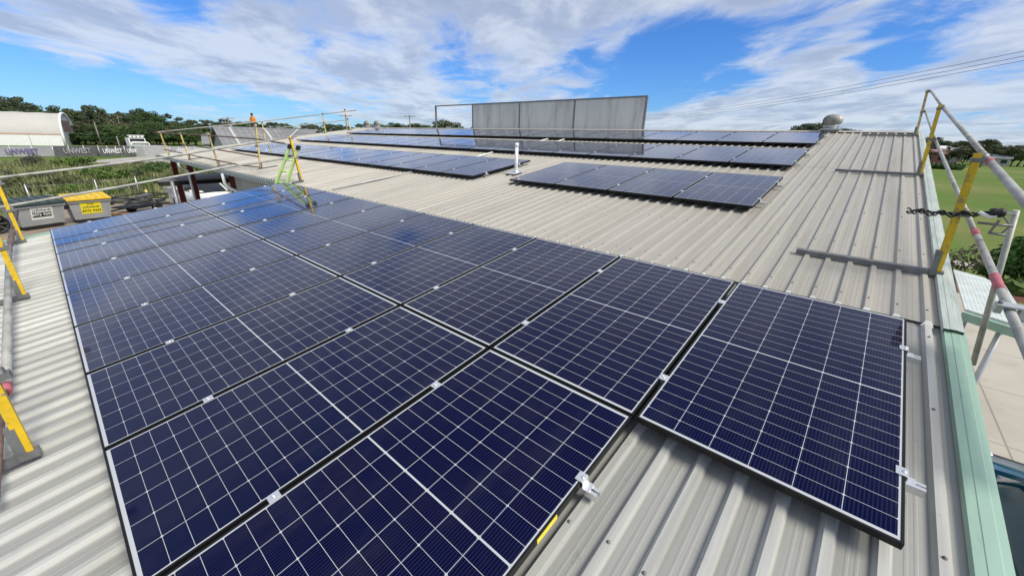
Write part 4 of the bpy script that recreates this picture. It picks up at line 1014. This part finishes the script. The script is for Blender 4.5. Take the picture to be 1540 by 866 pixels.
# ------------------------------------------------------------------ power poles and lines
def power_pole(x, ytop, dist, label, arms=1):
    P = at_dist(x, dist); h = height_at(x, ytop, dist)
    t = thing('power_pole', label, 'power pole', P, (0, 0, face_cam(P)))
    bm = BM(); tube(bm, [(0, 0, 0), (0, 0, h)], .17, 10, r_end=.11); obj('pole', bm, M_poletimber, t)
    for k in range(arms):
        bm = BM(); z = h - .35 - k * .9; bar(bm, (.16, -1.25, z), (.16, 1.25, z + .1), .12, .14)
        ar = obj('crossarm', bm, M_poletimber, t)
        for y in (-1.15, -.5, .5, 1.15): bm = BM(); lathe(bm, [(.04, 0), (.07, .05), (.05, .12), (.07, .17), (.03, .24)], 8, Matrix.Translation((.16, y, z + .09 + .04 * y))); obj('insulator', bm, M_white, ar)
    return Vector((P.x, P.y, h))
power_pole(346, 176, 110, 'timber power pole with crossarm above the far yard sheds', 2)
power_pole(522, 172, 95, 'timber power pole with crossarm behind the ridge scaffold posts', 1)
power_pole(617, 173, 95, 'timber power pole with crossarm between the small vents and the empty frame', 1)
P = at_dist(145, 160); bm = BM(); tube(bm, [(0, 0, 0), (0, 0, height_at(145, 184, 160))], .2, 10, r_end=.13); o = tag(obj('bare_pole', bm, M_poletimber), 'bare grey pole in the field in front of the wooded ridge', 'pole'); o.location = P
P = at_dist(172, 125); bm = BM(); tube(bm, [(0, 0, 0), (0, 0, height_at(172, 205, 125))], .14, 10, r_end=.11); o = tag(obj('bare_pole', bm, M_poletimber), 'short grey post next to the white truck', 'pole'); o.location = P
for (ya, yb, l) in ((173, 72, 'topmost thin overhead power line crossing the cloudy sky'), (175.5, 80, 'middle thin overhead power line crossing the cloudy sky'), (178, 87, 'lowest thin overhead power line crossing the cloudy sky')):
    d0, d1 = pixdir(930, ya + 1.5), pixdir(1590, yb - 5)
    A = CAM + d0 / math.hypot(d0.x, d0.y) * 105; B = CAM + d1 / math.hypot(d1.x, d1.y) * 40
    bm = BM(); tube(bm, [A + (B - A) * (i / 16) - Vector((0, 0, 1.0)) * (4 * (i / 16) * (1 - i / 16)) * 1.1 for i in range(17)], .013, 6)
    tag(obj('power_line', bm, M_black), l, 'power line', 'overhead power lines')

# ------------------------------------------------------------------ trees and plants
def leaf_mesh(name, centers, radii, n, size, material, flat=1.0, seed=0):
    g = np.random.default_rng(seed)
    cs = np.array(centers); rs = np.array(radii)
    w = rs[:, 0] * rs[:, 1]; k = g.choice(len(cs), n, p=w / w.sum())
    d = g.normal(size=(n, 3)); d /= np.linalg.norm(d, axis=1)[:, None]
    r = g.uniform(0.45, 1.08, n) ** .6
    c = cs[k] + d * rs[k] * r[:, None]
    nr = d + g.normal(size=(n, 3)) * .7; nr[:, 2] += .5; nr /= np.linalg.norm(nr, axis=1)[:, None]
    a = np.cross(nr, g.normal(size=(n, 3))); a /= np.linalg.norm(a, axis=1)[:, None]; b = np.cross(nr, a)
    s = size * g.uniform(.5, 1.3, n)[:, None]
    v = np.stack([c - a * s, c - b * s * .55 * flat, c + a * s, c + b * s * .55 * flat], 1).reshape(-1, 3)
    me = bpy.data.meshes.new(name); f = np.arange(4 * n).reshape(-1, 4)
    me.from_pydata(v.tolist(), [], f.tolist()); me.materials.append(material); return me
def wood_mesh(name, limbs, material):
    bm = BM()
    for pts, r0, r1 in limbs: tube(bm, pts, r0, 7, r_end=r1)
    me = bpy.data.meshes.new(name); bm.to_mesh(me); bm.free(); me.materials.append(material); return me
def tree_kind(seed, style):                  # unit height
    r = random.Random(seed); limbs = []; cs = []; rs = []
    top = .55 if style == 'euc' else .35
    lean = r.uniform(-.05, .05)
    limbs.append(([(0, 0, -.03), (lean * .5, 0, .2), (lean, .01, top)], .022, .013))
    nb = {'euc': 9, 'bushy': 12, 'olive': 9, 'sparse': 7}[style]
    for i in range(nb):
        az = i * 2.4 + r.uniform(-.4, .4); q = r.uniform(.12, .30) if style != 'bushy' else r.uniform(.08, .3)
        z = r.uniform(.52, .93) if style != 'bushy' else r.uniform(.28, .82)
        q *= 1.15 - abs(z - .68) * 1.4
        c = (lean + q * math.cos(az), q * math.sin(az), z)
        z0 = r.uniform(.25, top); limbs.append(([(lean * z0 / top, 0, z0), (c[0] * .55, c[1] * .55, (z0 + z) * .55), c], .010, .004))
        s = r.uniform(.09, .16) * (1.25 if style == 'bushy' else 1)
        cs.append(c); rs.append((s, s, s * r.uniform(.5, .75)))
        for _ in range(2):
            c2 = tuple(c[j] + r.uniform(-1, 1) * s * (1.1, 1.1, .7)[j] for j in range(3)); s2 = s * r.uniform(.4, .7); cs.append(c2); rs.append((s2, s2, s2 * .6))
    n = {'euc': 2600, 'bushy': 3400, 'olive': 2600, 'sparse': 600}[style]
    mt = {'euc': M_euc, 'bushy': M_bushy, 'olive': M_olive, 'sparse': M_greygreen}[style]
    return leaf_mesh(style + '_crown', cs, rs, n, .022 if style != 'sparse' else .016, mt, 1.2, seed), wood_mesh('trunk', limbs, M_palebark if style == 'sparse' else M_bark)
KINDS = {'euc': [tree_kind(s, 'euc') for s in (1, 2, 3, 4)], 'bushy': [tree_kind(s, 'bushy') for s in (11, 12, 13)], 'olive': [tree_kind(s, 'olive') for s in (21, 22)], 'sparse': [tree_kind(s, 'sparse') for s in (31,)]}
def tree(style, x, ytop, dist, label, group=None, wide=1.0, name=None):
    crown, wood = random.choice(KINDS[style]); P = at_dist(x, dist); h = height_at(x, ytop, dist)
    nm = name or {'euc': 'eucalypt_tree', 'bushy': 'bushy_tree', 'olive': 'olive_tree', 'sparse': 'dead_tree'}[style]
    t = thing(nm, label, 'tree', P, (0, 0, random.uniform(0, 6.28)), group); t.scale = (h * wide, h * wide, h)
    obj('crown', crown, None, t); obj('trunk', wood, None, t); return t
def interp(tab, x):
    for (x0, y0), (x1, y1) in zip(tab, tab[1:]):
        if x0 <= x <= x1: return y0 + (y1 - y0) * (x - x0) / (x1 - x0)
RIDGE_L = [(-40, 140), (0, 141), (30, 143), (60, 150), (85, 158), (110, 161), (140, 163), (165, 169), (190, 166), (215, 161), (240, 166), (265, 176), (300, 181), (340, 181), (400, 184)]
x = -30
while x < 300:
    yt = interp(RIDGE_L, x); d_ = random.uniform(200, 235)
    tree(random.choice(['euc', 'euc', 'euc', 'bushy']), x, yt + random.uniform(-3, 9), d_, 'dark eucalypt tree in the wooded ridge behind the dome shed', 'trees of the wooded ridge', random.uniform(.8, 1.1))
    x += random.uniform(7, 12)
x = -30
while x < 290:
    yt = interp(RIDGE_L, x); tree(random.choice(['bushy', 'bushy', 'olive', 'euc']), x, min(200, yt + random.uniform(14, 26)), random.uniform(175, 195), 'lower bushy tree at the foot of the wooded ridge', 'understorey trees below the ridge', random.uniform(.9, 1.4))
    x += random.uniform(8, 13)
for x in range(-20, 300, 12): tree(random.choice(['bushy', 'olive']), x + random.uniform(-4, 4), random.uniform(186, 194), random.uniform(168, 174), 'lower bushy tree at the foot of the wooded ridge', 'understorey trees below the ridge', random.uniform(1.4, 2.0))
tree('euc', 147, 156, 198, 'tall flat topped eucalypt standing clear above the ridge', None, .95)
tree('euc', 22, 139, 200, 'tallest eucalypt of the ridge above the dome shed roof', None, 1.0)
tree('sparse', 181, 166, 182, 'bare grey branched tree in the middle of the ridge', None, 1.1)
tree('bushy', 217, 160, 182, 'broad dark round tree on the ridge beyond the white truck', None, 1.0)
tree('bushy', 178, 184, 150, 'wide low green tree behind the white truck, leaning towards the dome', None, 1.9)
tree('bushy', 212, 178, 150, 'wide low green tree behind the white truck, nearest the scaffold posts', None, 1.6)
MID = [(290, 182), (340, 180), (400, 185), (440, 187), (480, 186), (520, 187), (560, 185), (600, 182), (650, 186), (720, 190), (980, 196)]
x = 292
while x < 720:
    yt = interp(MID, x); tree(random.choice(['euc', 'olive', 'bushy']), x, yt + random.uniform(-1, 4), random.uniform(210, 300), 'small distant tree on the skyline beyond the long roof', 'skyline trees beyond the roof', random.uniform(1.1, 1.7))
    x += random.uniform(7, 11)
tree('bushy', 665, 180, 120, 'light green leafy tree seen through the empty frame bay', None, 1.6)
tree('olive', 678, 182, 122, 'yellowish tree top beside the empty frame bay', None, 1.5)
R1 = [(1140, 197), (1150, 193), (1165, 192), (1185, 198), (1200, 189), (1215, 184), (1232, 184), (1250, 190), (1285, 192), (1300, 197), (1330, 200), (1385, 205), (1410, 206), (1440, 212), (1470, 213), (1500, 210), (1525, 216), (1580, 216)]
x = 1142
while x < 1570:
    yt = interp(R1, x); tree(random.choice(['euc', 'euc', 'olive', 'bushy']), x, yt + random.uniform(-1, 4), random.uniform(230, 290), 'distant tree on the skyline behind the playing field', 'skyline trees behind the field', random.uniform(.9, 1.4))
    x += random.uniform(8, 12)
x = 1385
while x < 1570:
    tree(random.choice(['olive', 'bushy']), x, random.uniform(221, 227), random.uniform(212, 224), 'low round tree along the far side of the field', 'low trees along the field', random.uniform(1.6, 2.2))
    x += random.uniform(9, 13)
tree('olive', 1497, 211, 190, 'broad light green tree beyond the field, above the thick tube clamp', None, 1.3)
tree('euc', 1216, 184, 190, 'dark feathery tree standing up beside the large turbine vent', None, 1.0)
for x in range(-30, 300, 14): tree('bushy', x + random.uniform(-5, 5), random.uniform(196, 200), random.uniform(162, 166), 'low scrub tree at the grassy edge under the wooded ridge', 'scrub along the foot of the ridge', random.uniform(2.6, 3.4))
# clipped hedge row in the field
for i, x in enumerate(range(1398, 1475, 11)):
    me = leaf_mesh('foliage', [(0, 0, .75)], [(1.2, 1.2, .8)], 500, .25, M_bushy, 1.2, 50 + i); P = at_dist(x, 152)
    o = tag(obj('hedge_shrub', me), 'small dark clipped shrub in the row across the far field', 'shrub', 'shrub row across the field'); o.location = P
# far houses
def house(x, dist, w, d, h, rh, wallm, roofm, label, turn=0.0):
    P = at_dist(x, dist); t = thing('house', label, 'house', P, (0, 0, face_cam(P) + turn))
    bm = BM(); box(bm, (0, 0, h / 2), (d, w, h)); obj('wall', bm, wallm, t)
    bm = BM()
    for s in (-1, 1): prism(bm, [(0, -w / 2 - .4, h + rh), (0, w / 2 + .4, h + rh), (s * (d / 2 + .5), w / 2 + .4, h), (s * (d / 2 + .5), -w / 2 - .4, h)], (0, 0, -.12))
    obj('roof', bm, roofm, t)
    for k in range(3): bm = BM(); box(bm, (d / 2 + .02, -w / 3 + k * w / 3, h * .58), (.05, 1.4, 1.1)); obj('window', bm, M_glassdark, t)
house(1409, 215, 9, 7, 3.0, 1.8, M_brick, mat('pink_tile_roof', (.30, .17, .15), .8), 'red brick house with pale roof at the far side of the field', .2)
house(1424, 225, 7, 6, 2.9, 1.6, M_wall, M_white, 'white roofed house next to the red brick one', -.1)
house(1512, 215, 8, 6, 2.6, 1.2, M_wall, M_white, 'low white house among the trees beyond the thick tube clamp')
house(1445, 270, 8, 7, 4.2, 2.2, M_wall, M_white, 'cream house peeping out between the field trees')
P = at_dist(1452, 180); car('parked_car', 'small red car parked across the far field', 'car', P + Vector((0, 0, .01)), rad(100), mat('red_car_paint', (.35, .05, .03), .3))
# bush beside the gable
def bush(name, P, cs, rs, n, size, mt, label, seed, stems=True):
    t = thing(name, label, 'bush', P); obj('foliage', leaf_mesh('foliage', cs, rs, n, size, mt, 1.0, seed), None, t)
    bm = BM(); r = random.Random(seed)
    for c in cs[:6]: tube(bm, [(r.uniform(-.1, .1), r.uniform(-.1, .1), -.02), (c[0] * .5, c[1] * .5, c[2] * .5), c], .03, 6, r_end=.01)
    obj('stems', bm, M_bark, t)
g = at_z(1520, 433, 0)
bush('green_bush', g + Vector((.5, .5, 0)), [(0, 0, 1.0), (-.7, .1, .8), (.8, 0, .9), (-.2, -.3, 1.45), (.6, .3, 1.5), (-1.0, .3, .55), (1.4, .2, 1.0), (-.5, .2, 1.3)], [(.8, .7, .7), (.6, .6, .6), (.7, .7, .7), (.5, .5, .42), (.5, .5, .4), (.45, .4, .45), (.7, .7, .7), (.5, .5, .45)], 9500, .10, M_hedge, 'dense glossy green bush beside the slanting scaffold brace', 71)
g2 = at_z(1512, 436, 0)
bush('strappy_plant', g2 + Vector((.1, -.3, 0)), [(0, 0, .25), (.4, .1, .25), (-.3, .1, .2)], [(.4, .35, .28), (.4, .35, .25), (.3, .3, .2)], 350, .22, M_bright, 'pale strappy plant on red mulch under the green bush', 72)
g3 = at_z(1440, 432, 0)
bush('bare_shrub', g3 + Vector((0, .8, 0)), [(0, 0, .9), (.3, .2, 1.0), (-.3, .1, .7)], [(.5, .5, .6), (.4, .4, .4), (.4, .4, .4)], 420, .07, M_greygreen, 'thin bare shrub behind the base of the nearest gable post', 73)
# weedy slope
SHR = [(52, 250, 2.2, 'greygreen'), (38, 252, 1.4, 'greygreen'), (112, 252, 2.4, 'bright'), (128, 247, 1.8, 'bright'), (150, 268, 2.0, 'bright'), (175, 272, 1.9, 'bright'), (135, 262, 1.6, 'bushy'), (160, 255, 1.3, 'olive'), (20, 285, 1.7, 'olive'), (60, 292, 1.6, 'olive'),
       (95, 280, 1.5, 'olive'), (118, 292, 1.4, 'bright'), (232, 262, 2.2, 'bushy'), (245, 255, 1.8, 'bright'), (205, 268, 1.5, 'olive'), (222, 282, 1.4, 'bright'), (190, 290, 1.3, 'olive'), (75, 270, 1.5, 'greygreen'), (8, 268, 1.5, 'greygreen'), (165, 296, 1.2, 'bright'),
       (-15, 290, 1.6, 'olive'), (255, 280, 1.5, 'olive'), (35, 300, 1.2, 'olive'), (100, 300, 1.1, 'bright'), (210, 250, 1.3, 'greygreen'), (320, 272, 1.6, 'bright'), (275, 272, 1.5, 'olive'), (143, 284, 1.4, 'olive'), (300, 262, 1.8, 'bushy')]
SM = {}
for k, mt in (('greygreen', M_greygreen), ('bright', M_bright), ('olive', M_olive), ('bushy', M_bushy)):
    SM[k] = []
    for s in (1, 2):
        r = random.Random(s * 7 + len(k)); cs = [(0, 0, .45)] + [(r.uniform(-.6, .6), r.uniform(-.6, .6), r.uniform(.2, .7)) for _ in range(8)]; rs = [(.5, .5, .4)] + [(q, q, q * .8) for q in (r.uniform(.2, .4) for _ in range(8))]
        st = wood_mesh('stems', [([(0, 0, -.05), (c[0] * .4, c[1] * .4, c[2] * .5), c], .025, .008) for c in cs], M_bark)
        SM[k].append((leaf_mesh('foliage', cs, rs, 1500, .06, mt, 1.0, s + 3), st))
WORD = {'greygreen': 'dry grey green', 'bright': 'bright green', 'olive': 'olive green', 'bushy': 'dark green'}
for (x, y, h, k) in SHR:
    P = at_z(x, y, 0); t = thing('weedy_shrub', WORD[k] + ' shrub growing on the weedy slope beyond the bins', 'shrub', P, (0, 0, random.uniform(0, 6)), WORD[k] + ' shrubs on the weedy slope'); t.scale = (h * .9, h * .9, h * .62)
    me, st = random.choice(SM[k]); obj('foliage', me, None, t); obj('stems', st, None, t)
n = 15000
X = rng.uniform(-84, -36, n); Y = rng.uniform(-16, 27, n)
edge = -36.3 - np.clip(Y, 0, 30) * .32
dens = rng.uniform(size=n); keep = (X < edge) & (X > np.where(Y > 4, -73.0, -79.5)) & (dens < .35 + .65 * (np.sin(X * .31 + Y * .17) * .5 + .5))
X, Y = X[keep], Y[keep]; n = len(X); hh = rng.uniform(.25, .75, n) * (1 + .5 * np.sin(X * .4) * np.cos(Y * .33))
vs = []; fs = []
for i in range(n):
    for k in range(4):
        az = rng.uniform(0, 6.28); w = .06 + .05 * rng.random(); bx, by = X[i] + rng.normal() * .15, Y[i] + rng.normal() * .15; L = hh[i] * rng.uniform(.6, 1.2); dx, dy = math.cos(az), math.sin(az); ln = rng.uniform(.1, .5) * L
        b = len(vs); vs += [(bx - dy * w, by + dx * w, 0), (bx + dy * w, by - dx * w, 0), (bx + dx * ln, by + dy * ln, L)]; fs.append((b, b + 1, b + 2))
me = bpy.data.meshes.new('tall_weeds'); me.from_pydata(vs, [], fs); me.materials.append(M_drygrass)
tag(obj('tall_weeds', me), 'rough tall grass and weeds covering the slope beyond the dirt yard', 'grass', kind='stuff')
